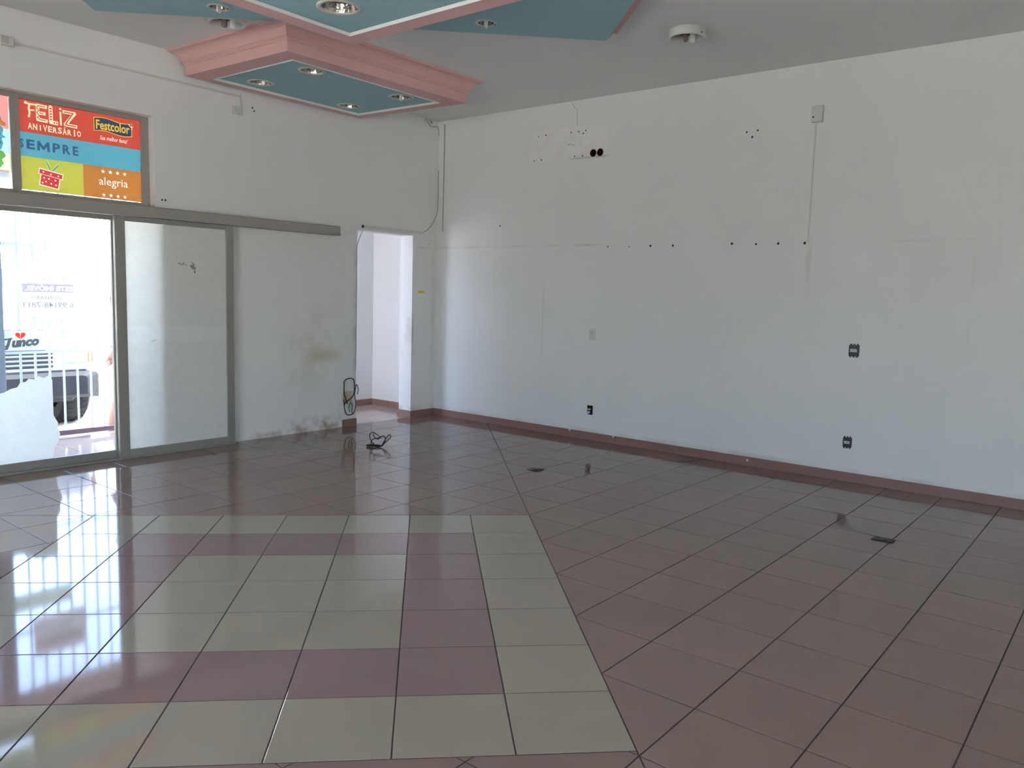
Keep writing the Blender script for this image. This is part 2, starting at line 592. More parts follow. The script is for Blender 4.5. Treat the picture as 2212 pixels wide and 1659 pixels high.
# ------------------------------------------------------------------ flat prints
class Print:
    """flat print in the XZ plane: one sheet cut along its colour borders"""

    def __init__(self):
        self.v, self.f, self.c, self.m = [], [], [], []

    def mat(self, m):
        if m not in self.m:
            self.m.append(m)
        return self.m.index(m)

    def poly(self, m, pts):
        k = len(self.v)
        if area(pts) < 0:
            pts = pts[::-1]
        self.v += [Vector(p) for p in pts]
        self.f.append(list(range(k, k + len(pts))))
        self.c.append(self.mat(m))

    def rect(self, m, x0, z0, x1, z1):
        self.poly(m, [(x0, z0), (x1, z0), (x1, z1), (x0, z1)])

    def disc(self, m, cx, cz, rx, rz, n=10):
        self.poly(m, [(cx + rx * math.cos(2 * PI * k / n), cz + rz * math.sin(2 * PI * k / n)) for k in range(n)])

    def star(self, m, cx, cz, r):
        self.poly(m, [(cx + (r if k % 2 == 0 else r * 0.42) * math.sin(PI * k / 5), cz + (r if k % 2 == 0 else r * 0.42) * math.cos(PI * k / 5)) for k in range(10)])

    def stroke(self, m, pts, w):
        for a, b in zip(pts, pts[1:]):
            a, b = Vector(a), Vector(b)
            t = (b - a).normalized()
            n = Vector((-t.y, t.x)) * w / 2
            a2, b2 = a - t * w * 0.3, b + t * w * 0.3
            self.poly(m, [tuple(a2 - n), tuple(b2 - n), tuple(b2 + n), tuple(a2 + n)])

    def text(self, m, s, x0, z0, x1, z1, bold=0.0, mirror=False, shear=0.0, rot=0.0, res=2):
        cu = bpy.data.curves.new('lettering', 'FONT')
        cu.body = s
        cu.size = 1
        cu.offset = bold
        cu.shear = shear
        cu.resolution_u = res
        o = bpy.data.objects.new('lettering', cu)
        COL.objects.link(o)
        dg = bpy.context.evaluated_depsgraph_get()
        me = o.evaluated_get(dg).to_mesh()
        pts = [(v.co.x, v.co.y) for v in me.vertices]
        ax, bx = min(p[0] for p in pts), max(p[0] for p in pts)
        ay, by = min(p[1] for p in pts), max(p[1] for p in pts)
        cr, sr = math.cos(rot), math.sin(rot)
        mx_, mz_ = (x0 + x1) / 2, (z0 + z1) / 2
        q = []
        for x, y in pts:
            u = (x - ax) / (bx - ax)
            if mirror:
                u = 1 - u
            X = (u - 0.5) * (x1 - x0)
            Z = ((y - ay) / (by - ay) - 0.5) * (z1 - z0)
            q.append((mx_ + X * cr - Z * sr, mz_ + X * sr + Z * cr))
        for p in me.polygons:
            self.poly(m, [q[i] for i in p.vertices])
        o.to_mesh_clear()
        bpy.data.objects.remove(o)
        bpy.data.curves.remove(cu)

    def build(self, name, y, parent=None, loc=None):
        vs, es, fs, ov, oe, of = delaunay_2d_cdt(self.v, [], self.f, 0, 1e-6, False)
        cen = np.array([[sum(vs[i].x for i in f) / len(f), sum(vs[i].y for i in f) / len(f)] for f in fs])
        top = np.full(len(fs), -1)
        for k, f in enumerate(self.f):          # later shapes are printed over earlier ones
            q = np.array([[self.v[i].x, self.v[i].y] for i in f])
            cand = np.nonzero(((cen >= q.min(0)) & (cen <= q.max(0))).all(1))[0]
            if not len(cand):
                continue
            X, Z = cen[cand, 0], cen[cand, 1]
            ins = np.zeros(len(cand), bool)
            for i in range(len(q)):
                (xa, za), (xb, zb_) = q[i - 1], q[i]
                if za == zb_:
                    continue
                ins ^= ((za > Z) != (zb_ > Z)) & (X < (xb - xa) * (Z - za) / (zb_ - za) + xa)
            top[cand[ins]] = self.c[k]
        bm = bmesh.new()
        bv = [bm.verts.new((p.x, y, p.y)) for p in vs]
        for f, t in zip(fs, top):
            if t < 0:
                continue
            try:
                g = bm.faces.new([bv[i] for i in f])
            except ValueError:
                continue
            g.material_index = int(t)
        loose = [v for v in bm.verts if not v.link_faces]
        bmesh.ops.delete(bm, geom=loose, context='VERTS')
        bm.normal_update()
        return obj(name, bm, self.m, parent, loc)


# ------------------------------------------------------------------ walls and ceiling
T = 0.2
bm = bmesh.new()
box(bm, RX0, SX0, 0, T, 0, ZC)
box(bm, SX0, SX1, 0, T, 2.885, ZC)
box(bm, SX1, DX0, 0, T, 0, ZC)
box(bm, DX0, DX1, 0, T, 2.12, ZC)
box(bm, DX1, 0, 0, T, 0, ZC)
wb = tag(obj('wall_back', bm, 'wall_back_paint'), 'white shop wall pierced by the glazed front and the narrow doorway', 'wall', kind='structure')


def plate_hole(bm, yc, zc, w, h, r, x, depth):
    """square of wall at x with a round hole and its tube going into the wall"""
    n = 32
    sq, ci, bk = [], [], []
    for k in range(n):
        a = 2 * PI * (k + 0.5) / n
        c, s = math.cos(a), math.sin(a)
        m = 1 / max(abs(c), abs(s))
        sq.append(bm.verts.new((x, yc + c * m * w / 2, zc + s * m * h / 2)))
        ci.append(bm.verts.new((x, yc + c * r, zc + s * r)))
        bk.append(bm.verts.new((x + depth, yc + c * r, zc + s * r)))
    for k in range(n):
        j = (k + 1) % n
        bm.faces.new((sq[k], sq[j], ci[j], ci[k]))
        bm.faces.new((ci[k], ci[j], bk[j], bk[k])).material_index = 1
    bm.faces.new(bk).material_index = 1
    return sq


# right wall, with the two pipe holes of a removed air conditioner cut into it
bm = bmesh.new()
HY = [(-2.2565, 2.919), (-2.174, 2.922)]
hy0, hy1, hz0, hz1 = -2.2975, -2.1335, 2.865, 2.975
YE = T


def wquad(y0, y1, z0, z1):
    vs = [bm.verts.new(p) for p in ((0, y0, z0), (0, y1, z0), (0, y1, z1), (0, y0, z1))]
    bm.faces.new(vs)


wquad(RY0, hy0, 0, ZC)
wquad(hy1, 1.2, 0, ZC)
wquad(hy0, hy1, 0, hz0)
wquad(hy0, hy1, hz1, ZC)
plate_hole(bm, -2.2565, 2.92, 0.082, 0.11, 0.033, 0, 0.16)
plate_hole(bm, -2.1745, 2.92, 0.082, 0.11, 0.035, 0, 0.16)
wr = obj('wall_right', bm, ['wall_right_paint', 'dark_hole'])
tag(wr, 'long white wall with nail holes and a removed air conditioner mark', 'wall', kind='structure')
bxo('masonry', 0.165, 0.3, RY0, 1.2, 0, ZC, 'wall_plain', wr)

bm = bmesh.new()      # left wall with an unseen glazed opening, added to brighten the room
box(bm, RX0 - 0.2, RX0, RY0, LWY0, 0, ZC)
box(bm, RX0 - 0.2, RX0, LWY1, 0.2, 0, ZC)
box(bm, RX0 - 0.2, RX0, LWY0, LWY1, 2.885, ZC)
tag(obj('wall_left', bm, 'wall_plain'), 'white wall with an added glazed opening left of the camera', 'wall', kind='structure')
bm = bmesh.new()  # wall behind the camera, with an opening added for daylight
box(bm, RX0 - 0.2, FWX0, RY0 - 0.2, RY0, 0, ZC)
box(bm, FWX1, 0.3, RY0 - 0.2, RY0, 0, ZC)
box(bm, FWX0, FWX1, RY0 - 0.2, RY0, 2.885, ZC)
tag(obj('wall_front', bm, 'wall_plain'), 'white wall with an added window behind the camera', 'wall', kind='structure')

# where the lamps sit
C_LAMPS = [(-2.689, -0.442), (-2.668, -1.147), (-1.69, -0.425), (-1.659, -1.131)]
A_LAMP = (-3.667, -2.732)
B_LAMPS = [(-2.515, -2.906), (-3.775, -1.59)]
CEIL_LAMPS = [(-1.322, -3.846), (-3.473, -1.199)]

bm = bmesh.new()
holed_sheet(bm, [(RX0, RY0), (0, RY0), (0, 0), (RX0, 0)], [(x, y, 0.118) for x, y in CEIL_LAMPS], ZC)
ce = tag(obj('ceiling', bm, 'ceiling_paint'), 'flat white plaster ceiling of the shop', 'ceiling', kind='structure')
bxo('roof_slab', RX0 - 0.2, 0.3, RY0 - 0.2, 0.2, ZC + 0.14, ZC + 0.3, 'wall_plain', ce)
bm = bmesh.new()
for (a, b, c, d) in ((RX0 - .2, RX0, RY0 - .2, .2), (0.16, 0.3, RY0 - .2, .2), (RX0, .3, RY0 - .2, RY0), (RX0, .3, 0.02, .2)):
    box(bm, a, b, c, d, ZC - 0.001, ZC + 0.15)
obj('parapet', bm, 'wall_plain', ce)

# ------------------------------------------------------------------ floor
GRID = 0.4
RUG0 = Vector((-2.708, -3.571))
RXD = Vector((math.sqrt(.5), -math.sqrt(.5)))     # rug "right"
RYD = Vector((math.sqrt(.5), math.sqrt(.5)))      # rug "away"
RUGN = 7
G2 = 0.0027        # half a joint
BEV = 0.0014
JD = 0.0018        # joint depth

bm = bmesh.new()
box(bm, RX0, 0, RY0, 0, -0.12, -JD)
box(bm, SX0 - 1.0, 0, 0, 1.3, -0.12, -JD)
floor = tag(obj('floor', bm, 'grout'), 'glossy mauve tiled floor with a cream square set in it', 'floor', kind='structure')


def tile_bm(bm, poly):
    if area(poly) < 0:
        poly = poly[::-1]
    # drop near-duplicate corners
    q = []
    for p in poly:
        if not q or (Vector(p) - Vector(q[-1])).length > 0.004:
            q.append(p)
    if len(q) > 2 and (Vector(q[0]) - Vector(q[-1])).length <= 0.004:
        q.pop()
    if len(q) < 3 or area(q) < 2e-4:
        return False

    def inset(P, d):
        n = len(P)
        out = []
        for i in range(n):
            p0, p1, p2 = Vector(P[i - 1]), Vector(P[i]), Vector(P[(i + 1) % n])
            e1, e2 = (p1 - p0).normalized(), (p2 - p1).normalized()
            n1, n2 = Vector((-e1.y, e1.x)), Vector((-e2.y, e2.x))
            b = (n1 + n2)
            k = d / max(0.25, 1 + n1.dot(n2))
            out.append(p1 + b * k)
        return out
    lo = inset(q, G2)
    hi = inset(q, G2 + BEV)
    a = [bm.verts.new((p.x, p.y, -JD - 0.001)) for p in lo]
    b = [bm.verts.new((p.x, p.y, -BEV * 0.5)) for p in lo]
    c = [bm.verts.new((p.x, p.y, 0)) for p in hi]
    n = len(q)
    for i in range(n):
        j = (i + 1) % n
        bm.faces.new((a[i], a[j], b[j], b[i]))
        bm.faces.new((b[i], b[j], c[j], c[i]))
    bm.faces.new(c)
    return True


rug_c = [RUG0, RUG0 - RXD * GRID * RUGN, RUG0 - (RXD + RYD) * GRID * RUGN, RUG0 - RYD * GRID * RUGN]
# rug half-planes, outside is n.p > d
rug_hp = []
for n_, p_ in ((RXD, RUG0), (RYD, RUG0), (-RXD, rug_c[2]), (-RYD, rug_c[2])):
    rug_hp.append((n_.x, n_.y, n_.dot(p_)))


def minus_rug(poly):
    out = []
    cur = poly
    for nx, ny, d in rug_hp:
        o = clip(cur, -nx, -ny, -d)
        if len(o) >= 3 and abs(area(o)) > 1e-5:
            out.append(o)
        cur = clip(cur, nx, ny, d)
        if len(cur) < 3:
            break
    return out


def rect_clip(poly, x0, x1, y0, y1):
    for h in ((-1, 0, -x0), (1, 0, x1), (0, -1, -y0), (0, 1, y1)):
        poly = clip(poly, *h)
        if len(poly) < 3:
            return []
    return poly


tiles = []
for i in range(-20, 10):
    for j in range(-20, 14):
        x0, y0 = RUG0.x + i * GRID, RUG0.y + j * GRID
        sq = [(x0, y0), (x0 + GRID, y0), (x0 + GRID, y0 + GRID), (x0, y0 + GRID)]
        pieces = []
        whole = True
        for (a, b, c, d) in ((RX0, 0, RY0, 0.0), (SX0 - 1.0, 0, 0.0, 1.3)):
            p = rect_clip(sq, a, b, c, d)
            if len(p) >= 3 and abs(area(p)) > 1e-5:
                pieces.append(p)
        if len(pieces) == 2:      # the tile runs on under the wall line
            p = rect_clip(sq, SX0 - 1.0, 0, RY0, 1.3)
            pieces = [p]
        fin = []
        for p in pieces:
            fin += minus_rug(p)
        if not fin:
            continue
        full = len(fin) == 1 and abs(abs(area(fin[0])) - GRID * GRID) < 1e-6
        cx = sum(p[0] for p in fin[0]) / len(fin[0])
        cy = sum(p[1] for p in fin[0]) / len(fin[0])
        q = pix(cx, cy, 0)
        vis = q is not None and -220 < q[0] < 2432 and 0 < q[1] < 1900
        if vis and cy > 0.05 and not (-1.6 < cx):
            vis = cx < -2.5 and q[0] < 300
        dist = (Vector((cx, cy, 0)) - CL).length
        tiles.append((vis, dist, x0, y0, fin, full))
tiles.sort(key=lambda t: (not t[0], t[1]))
me_full = {}
rest = {'tile_field': bmesh.new(), 'tile_porch': bmesh.new()}
cnt = 0
for vis, dist, x0, y0, fin, full in tiles:
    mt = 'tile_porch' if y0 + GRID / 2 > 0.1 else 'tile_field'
    if vis and cnt < 298:
        if full:
            if mt not in me_full:
                bm = bmesh.new()
                tile_bm(bm, [(0, 0), (GRID, 0), (GRID, GRID), (0, GRID)])
                o = obj('floor_tile', bm, mt, floor)
                me_full[mt] = o.data
            else:
                o = bpy.data.objects.new('floor_tile', me_full[mt])
                COL.objects.link(o)
                o.parent = floor
            o.location = (x0, y0, 0)
            cnt += 1
        else:
            bm = bmesh.new()
            ok = False
            for p in fin:
                ok = tile_bm(bm, p) or ok
            if ok:
                obj('floor_tile', bm, mt, floor)
                cnt += 1
            else:
                bm.free()
    else:
        for p in fin:
            tile_bm(rest[mt], p)
for mt, bm in rest.items():
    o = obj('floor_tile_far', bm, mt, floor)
    o['kind'] = 'stuff'

rug_me = {}
for i in range(RUGN):
    for j in range(RUGN):
        ring = min(i, j, 6 - i, 6 - j)
        nm, mt = ('mauve_tile', 'tile_mauve') if ring == 1 else ('cream_tile', 'tile_cream')
        c0 = RUG0 - RXD * GRID * (i + 1) - RYD * GRID * (j + 1)
        if nm not in rug_me:
            bm = bmesh.new()
            p = [Vector((0, 0)), RXD * GRID, (RXD + RYD) * GRID, RYD * GRID]
            tile_bm(bm, [tuple(v) for v in p])
            o = obj(nm, bm, mt, floor)
            rug_me[nm] = o.data
        else:
            o = bpy.data.objects.new(nm, rug_me[nm])
            COL.objects.link(o)
            o.parent = floor
        o.location = (c0.x, c0.y, 0)

# ------------------------------------------------------------------ baseboards
BH = 0.08
bm = bmesh.new()
box(bm, -0.011, 0, RY0, -0.012, 0.0, BH, 0.0012)
bb = tag(obj('baseboard_right', bm, 'baseboard_tile'), 'reddish brown tile skirting along the long right wall', 'baseboard', kind='structure')
bm = bmesh.new()
for y_, z_ in ((-3.98, 0.052), (-2.02, 0.074), (-2.56, 0.076)):
    prism(bm, [(-0.0118, y_ - 0.016, z_ + 0.004), (-0.0118, y_, z_ - 0.02), (-0.0118, y_ + 0.014, z_ + 0.006)], (0.004, 0, 0))
obj('chip', bm, 'plastic_white', bb)
bm = bmesh.new()
box(bm, DX1, 0, -0.011, 0, 0, BH, 0.0012)
box(bm, DX1 - 0.011, DX1, -0.011, T + 0.011, 0, BH, 0.0012)
box(bm, -1.405, DX0 + 0.002, -0.013, 0, 0, BH, 0.0012)
tag(obj('baseboard_back', bm, 'baseboard_tile'), 'short reddish brown tile skirting either side of the doorway', 'baseboard', kind='structure')

# ------------------------------------------------------------------ lobby behind the doorway (end of the porch)
LY = 1.12
tag(bxo('wall_lobby', -1.95, 0.0, LY, LY + 0.12, 0, 2.95, 'wall_plain'), 'bright white lobby wall seen through the doorway', 'wall', kind='structure')
bm = bmesh.new()
box(bm, -1.95, -0.011, LY - 0.011, LY, 0, BH, 0.0012)
box(bm, -0.011, 0, T, LY, 0, BH, 0.0012)
tag(obj('baseboard_lobby', bm, 'baseboard_tile'), 'brown tile skirting in the bright lobby behind the doorway', 'baseboard', kind='structure')
tag(bxo('ceiling_porch', SX0 - 1.0, 0.3, T, 1.3, 2.95, 3.07, 'porch_roof'), 'porch roof slab outside the shop front', 'ceiling', kind='structure')

# ------------------------------------------------------------------ transom windows
WY = 0.09


def frame_rect(bm, x0, x1, z0, z1, y0, y1, wl, wr_, wt, wb_):
    box(bm, x0, x0 + wl, y0, y1, z0, z1, 0.002)
    box(bm, x1 - wr_, x1, y0, y1, z0, z1, 0.002)
    box(bm, x0 + wl, x1 - wr_, y0, y1, z1 - wt, z1, 0.002)
    box(bm, x0 + wl, x1 - wr_, y0, y1, z0, z0 + wb_, 0.002)


def window(name, x0, x1, label):
    o = thing(name, label, 'window', (x0, WY, 2.125))
    o['kind'] = 'structure'
    bm = bmesh.new()
    frame_rect(bm, x0, x1, 2.125, 2.885, WY, WY + 0.05, 0.032, 0.032 if x1 < -4 else 0.062, 0.04, 0.04)
    obj('window_frame', bm, 'alu', o)
    bxo('pane', x0 + 0.03, x1 - 0.03, WY + 0.036, WY + 0.04, 2.16, 2.848, 'clear_glass', o)
    return o


window('window_1', -4.46, SX1, 'grey framed transom window with a colourful party print')
window('window_2', -5.51, -4.46, 'grey framed transom window at the left edge of the photo')
for k, (a, b) in enumerate(((-6.56, -5.51), (-8.0, -6.56))):
    window('window_%d' % (k + 3), a, b, ['grey framed clear transom window over the third door', 'wide grey framed clear transom window furthest left'][k])

# party print on the transom glass
PY = 0.115
P = Print()
px0, px1 = -4.425, -3.492
P.rect('p_red', px0, 2.606, px1, 2.85)
P.rect('p_blue', px0, 2.425, px1, 2.606)
P.rect('p_yellow', px0, 2.172, -3.965, 2.425)
P.poly('p_orange', [(-3.965, 2.172), (px1, 2.17), (px1, 2.425), (-3.965, 2.425)])
# FELIZ: hand cut letters, each of its own size
CREAM, RED = 'p_cream', 'p_red'
P.stroke(CREAM, [(-4.352, 2.724), (-4.346, 2.755), (-4.352, 2.785), (-4.346, 2.815)], 0.014)      # F, wavering
P.stroke(CREAM, [(-4.378, 2.826), (-4.345, 2.82), (-4.305, 2.822)], 0.013)
P.disc(CREAM, -4.372, 2.826, 0.011, 0.011)
P.stroke(CREAM, [(-4.35, 2.776), (-4.315, 2.778)], 0.011)
P.stroke(CREAM, [(-4.228, 2.818), (-4.29, 2.82), (-4.288, 2.716), (-4.226, 2.712)], 0.026)        # E, outlined
P.stroke(CREAM, [(-4.288, 2.766), (-4.24, 2.766)], 0.024)
P.stroke(RED, [(-4.236, 2.818), (-4.286, 2.819), (-4.296, 2.8), (-4.28, 2.785), (-4.295, 2.766), (-4.278, 2.745), (-4.292, 2.73), (-4.28, 2.718), (-4.236, 2.714)], 0.006)
P.stroke(RED, [(-4.276, 2.767), (-4.248, 2.766)], 0.006)
P.stroke(CREAM, [(-4.196, 2.822), (-4.194, 2.712), (-4.152, 2.71)], 0.03)                          # L, laddered
P.disc(CREAM, -4.196, 2.826, 0.012, 0.014)
for q in range(5):
    P.rect(RED, -4.203, 2.728 + q * 0.02, -4.187, 2.738 + q * 0.02)
P.rect(RED, -4.176, 2.704, -4.166, 2.716)
P.rect(RED, -4.158, 2.704, -4.148, 2.716)
P.stroke(CREAM, [(-4.124, 2.8), (-4.122, 2.704)], 0.014)                                           # i
P.disc(CREAM, -4.124, 2.824, 0.01, 0.009)
P.stroke(CREAM, [(-4.1, 2.808), (-4.018, 2.808), (-4.09, 2.712), (-4.008, 2.708)], 0.026)          # Z, outlined
P.stroke(RED, [(-4.096, 2.808), (-4.03, 2.807), (-4.082, 2.726), (-4.088, 2.712), (-4.012, 2.709)], 0.008)
for k, ch in enumerate('ANIVERS\u00c1RIO'):
    a = -4.362 + k * 0.0358
    P.text('p_cream', ch, a + (0.012 if ch == 'I' else 0), 2.634 - 0.002 * (k % 2), a + (0.022 if ch == 'I' else 0.031), 2.682 - 0.003 * (k % 3) + (0.012 if ch == '\u00c1' else 0), bold=0.03)
P.text('p_grey', 'S', -4.424, 2.486, -4.396, 2.552, bold=0.03)
for ch, a, b in (('E', -4.376, -4.318), ('P', -4.19, -4.134), ('R', -4.116, -4.056), ('E', -4.04, -3.998)):
    P.text('p_grey', ch, a, 2.482, b, 2.554, bold=0.035)
P.stroke('p_grey', [(-4.292, 2.486), (-4.29, 2.546), (-4.256, 2.5), (-4.222, 2.546), (-4.22, 2.486)], 0.019)
# logo lozenge with waved top and bottom
wave = lambda t: 0.010 * math.sin(t * 2 * PI)
lg = lambda m, x0, x1, z0, z1: P.poly(m, [(x0 + (x1 - x0) * k / 12, z0 + wave(k / 12)) for k in range(13)] + [(x1 - (x1 - x0) * k / 12, z1 + wave(1 - k / 12)) for k in range(13)])
lg('p_gold', -3.872, -3.56, 2.703, 2.812)
lg('p_navy', -3.866, -3.566, 2.709, 2.806)
P.text('p_gold', 'Festcolor', -3.854, 2.722, -3.58, 2.797, bold=0.022)
P.stroke('p_white', [(-3.588, 2.802), (-3.566, 2.782), (-3.552, 2.788)], 0.007)
P.stroke('p_white', [(-3.566, 2.782), (-3.558, 2.766)], 0.006)
P.text('p_white', 'Sua melhor festa!', -3.826, 2.642, -3.6, 2.676, bold=0.006, shear=0.3)
# gift box
gr = lambda x, z: (-4.212 + x * 0.985 + z * 0.17, 2.29 - x * 0.17 + z * 0.985)
gp = lambda m, pts: P.poly(m, [gr(*p) for p in pts])
gp('p_white', [(-0.073, -0.083), (0.073, -0.083), (0.073, 0.0), (0.09, 0.0), (0.09, 0.047), (-0.09, 0.047), (-0.09, 0.0), (-0.073, 0.0)])
gp('p_gift', [(-0.066, -0.076), (0.066, -0.076), (0.066, 0.002), (-0.066, 0.002)])
gp('p_gift', [(-0.083, 0.006), (0.083, 0.006), (0.083, 0.04), (-0.083, 0.04)])
for x, z in ((-0.045, -0.02), (-0.01, -0.018), (0.038, -0.018), (-0.028, -0.045), (0.012, -0.05), (0.048, -0.052), (-0.05, -0.06), (-0.055, 0.024), (0.0, 0.02), (0.055, 0.022)):
    gp('p_white', [(x + 0.007 * math.cos(PI * k / 3), z + 0.007 * math.sin(PI * k / 3)) for k in range(6)])
for s, w, m in ((1, 0.03, 'p_white'), (-1, 0.03, 'p_white'), (1, 0.021, 'p_green'), (-1, 0.021, 'p_green')):
    pts = [(s * (0.008 + 0.032 * (1 - math.cos(PI * 2 * k / 12)) * 0.62), 0.05 + 0.03 * (1 - math.cos(2 * PI * k / 12)) + s * 0 + (w * 0.7) * math.sin(2 * PI * k / 12)) for k in range(12)]
    P.poly(m, [gr(a, b) for a, b in pts])
P.text('p_white', 'alegria', -3.842, 2.258, -3.606, 2.342, bold=0.004)
for k in range(4):
    P.star('p_white', -3.808 + k * 0.059, 2.388, 0.019)
    P.star('p_white', -3.806 + k * 0.058, 2.198, 0.019)
wp = P.build('window_print', PY, loc=(px0, PY, 2.166))
tag(wp, 'birthday print with FELIZ ANIVERSÁRIO and a gift box on the transom glass', 'window film')

P = Print()
P.rect('p_pink', -5.47, 2.606, -4.495, 2.85)
P.rect('p_pale_blue', -5.47, 2.425, -4.495, 2.606)
P.rect('p_pale_yellow', -5.47, 2.3, -4.495, 2.425)
P.poly('p_shadow', [(-4.70, 2.66), (-4.54, 2.66), (-4.575, 2.79), (-4.62, 2.83)])  # darker shapes: silhouette of something behind the glass, painted into the print
P.poly('p_orange', [(-4.72, 2.635), (-4.512, 2.625), (-4.516, 2.65), (-4.54, 2.665), (-4.72, 2.67)])
P.poly('p_blue', [(-4.74, 2.44), (-4.55, 2.45), (-4.535, 2.5), (-4.545, 2.53), (-4.515, 2.545), (-4.54, 2.56), (-4.53, 2.6), (-4.55, 2.625), (-4.74, 2.63)])
P.text('p_grey', 'E', -4.6, 2.49, -4.552, 2.57, bold=0.05)
P.poly('p_green', [(-4.74, 2.31), (-4.56, 2.315), (-4.535, 2.35), (-4.55, 2.375), (-4.52, 2.405), (-4.535, 2.435), (-4.58, 2.45), (-4.74, 2.44)])
P.poly('p_cream', [(-4.62, 2.80), (-4.56, 2.79), (-4.545, 2.82), (-4.57, 2.845), (-4.62, 2.84)])
wp2 = P.build('window_print', PY, loc=(-5.47, PY, 2.3))
tag(wp2, 'pale party print showing at the left edge of the photo', 'window film')

# ------------------------------------------------------------------ sliding doors
track = thing('trim_1', 'long grey aluminium sliding door track above the glass leaves', 'track', (-5.0, 0, 2.03))
track['kind'] = 'structure'
bm = bmesh.new()
box(bm, SX0, -1.522, -0.105, 0.0, 2.032, 2.122, 0.004)
obj('track_box', bm, 'alu', track)
bm = bmesh.new()
box(bm, SX0, SX1, 0.0, T, 2.045, 2.126, 0.002)
obj('transom_beam', bm, 'alu', track)
bxo('track_lip', SX0, -1.52, -0.109, -0.105, 2.032, 2.05, 'alu', track)
sill = tag(bxo('trim_2', SX0, -2.73, -0.085, 0.03, 0.0, 0.012, 'alu_dark', bev=0.002), 'dark floor track under the sliding glass doors', 'track', kind='structure')


def leaf(name, x0, x1, y, label, wl=0.085, wr_=0.075, glassx=True):
    d = thing(name, label, 'door', ((x0 + x1) / 2, y, 0.012))
    d['kind'] = 'structure'
    y0, y1 = y - 0.018, y + 0.018
    bxo('stile', x0, x0 + wl, y0, y1, 0.012, 2.03, 'alu_dark', d, 0.002)
    bxo('stile', x1 - wr_, x1, y0, y1, 0.012, 2.03, 'alu_dark', d, 0.002)
    bxo('rail', x0 + wl, x1 - wr_, y0, y1, 0.012, 0.076, 'alu_dark', d, 0.002)
    bxo('rail', x0 + wl, x1 - wr_, y0, y1, 1.988, 2.03, 'alu_dark', d, 0.002)
    bxo('pane', x0 + wl - 0.005, x1 - wr_ + 0.005, y - 0.003, y + 0.003, 0.07, 1.994, 'clear_glass', d)
    return d


d1 = leaf('door_1', -3.813, -2.735, -0.055, 'open sliding glass leaf with white frosted film standing before the wall')
d2 = leaf('door_2', -4.86, -3.76, -0.005, 'clear sliding glass leaf with a sign and torn film on it', 0.075, 0.06)
leaf('door_3', -5.90, -4.80, -0.055, 'clear sliding glass leaf left of the photo edge')
leaf('door_4', -6.96, -5.86, -0.005, 'clear fixed glass leaf further left beyond the photo edge')
leaf('door_5', -8.0, -6.92, -0.055, 'clear glass leaf at the far left end of the front')

for k in range(2):  # unseen side windows, added to bring more daylight into the room
    w_ = (LWY1 - LWY0) / 2
    ya, yb = LWY0 + k * w_, LWY0 + (k + 1) * w_
    d = thing('window_%d' % (5 + k), 'added tall grey framed side window %s' % ['further from the glazed front', 'nearer to the glazed front'][k], 'window', (RX0 - 0.1, (ya + yb) / 2, 0))
    d['kind'] = 'structure'
    bm = bmesh.new()
    box(bm, RX0 - 0.13, RX0 - 0.07, ya, ya + 0.05, 0, 2.885)
    box(bm, RX0 - 0.13, RX0 - 0.07, yb - 0.05, yb, 0, 2.885)
    for z in (0.0, 2.05, 2.825):
        box(bm, RX0 - 0.13, RX0 - 0.07, ya + 0.05, yb - 0.05, z, z + 0.06)
    obj('window_frame', bm, 'alu', d)
    bxo('pane', RX0 - 0.103, RX0 - 0.097, ya + 0.04, yb - 0.04, 0.05, 2.83, 'clear_glass', d)

tag(bxo('sun_block_slab', FWX0 - 1.6, FWX1 + 2.2, RY0 - 1.9, RY0 - 0.2, 2.95, 3.07, 'porch_roof'), 'added slab keeping sun out of the window behind the camera', 'sun blocker', kind='structure')  # unseen slab, added to stop sun entering the rear window
d = thing('window_11', 'wide grey framed window added behind the camera', 'window', ((FWX0 + FWX1) / 2, RY0 - 0.1, 0))  # unseen, added so daylight reaches the back wall
d['kind'] = 'structure'
bm = bmesh.new()
for k in range(4):
    xa = FWX0 + (FWX1 - FWX0 - 0.06) * k / 3
    box(bm, xa, xa + 0.06, RY0 - 0.13, RY0 - 0.07, 0, 2.885)
for z in (0.0, 2.05, 2.825):
    box(bm, FWX0, FWX1, RY0 - 0.125, RY0 - 0.075, z, z + 0.06)
obj('window_frame', bm, 'alu', d)
bxo('pane', FWX0 + 0.03, FWX1 - 0.03, RY0 - 0.103, RY0 - 0.097, 0.03, 2.86, 'clear_glass', d)

# frosted film on the open leaf
P = Print()
P.rect('film_frost', -3.728, 0.076, -2.81, 1.988)
P.rect('film_frost_band', -3.728, 0.985, -2.81, 1.115)
for (x, z, w, h) in ((-3.262, 1.655, 0.012, 0.016), (-3.243, 1.65, 0.014, 0.014), (-3.222, 1.652, 0.012, 0.02), (-3.2, 1.648, 0.012, 0.01)):
    P.rect('film_residue', x, z, x + w, z + h)
P.poly('film_residue', [(-3.14, 1.62), (-3.105, 1.61), (-3.1, 1.64), (-3.12, 1.64), (-3.11, 1.66), (-3.15, 1.69), (-3.13, 1.66), (-3.16, 1.65)])
P.rect('film_residue', -3.12, 1.585, -3.104, 1.605)
P.poly('film_residue', [(-3.52, 0.985), (-3.47, 1.0), (-3.47, 1.004), (-3.52, 0.99)])
ff = P.build('frosted_film', -0.0595, d1)
ff['label'] = 'white frosted film with grey glue marks'

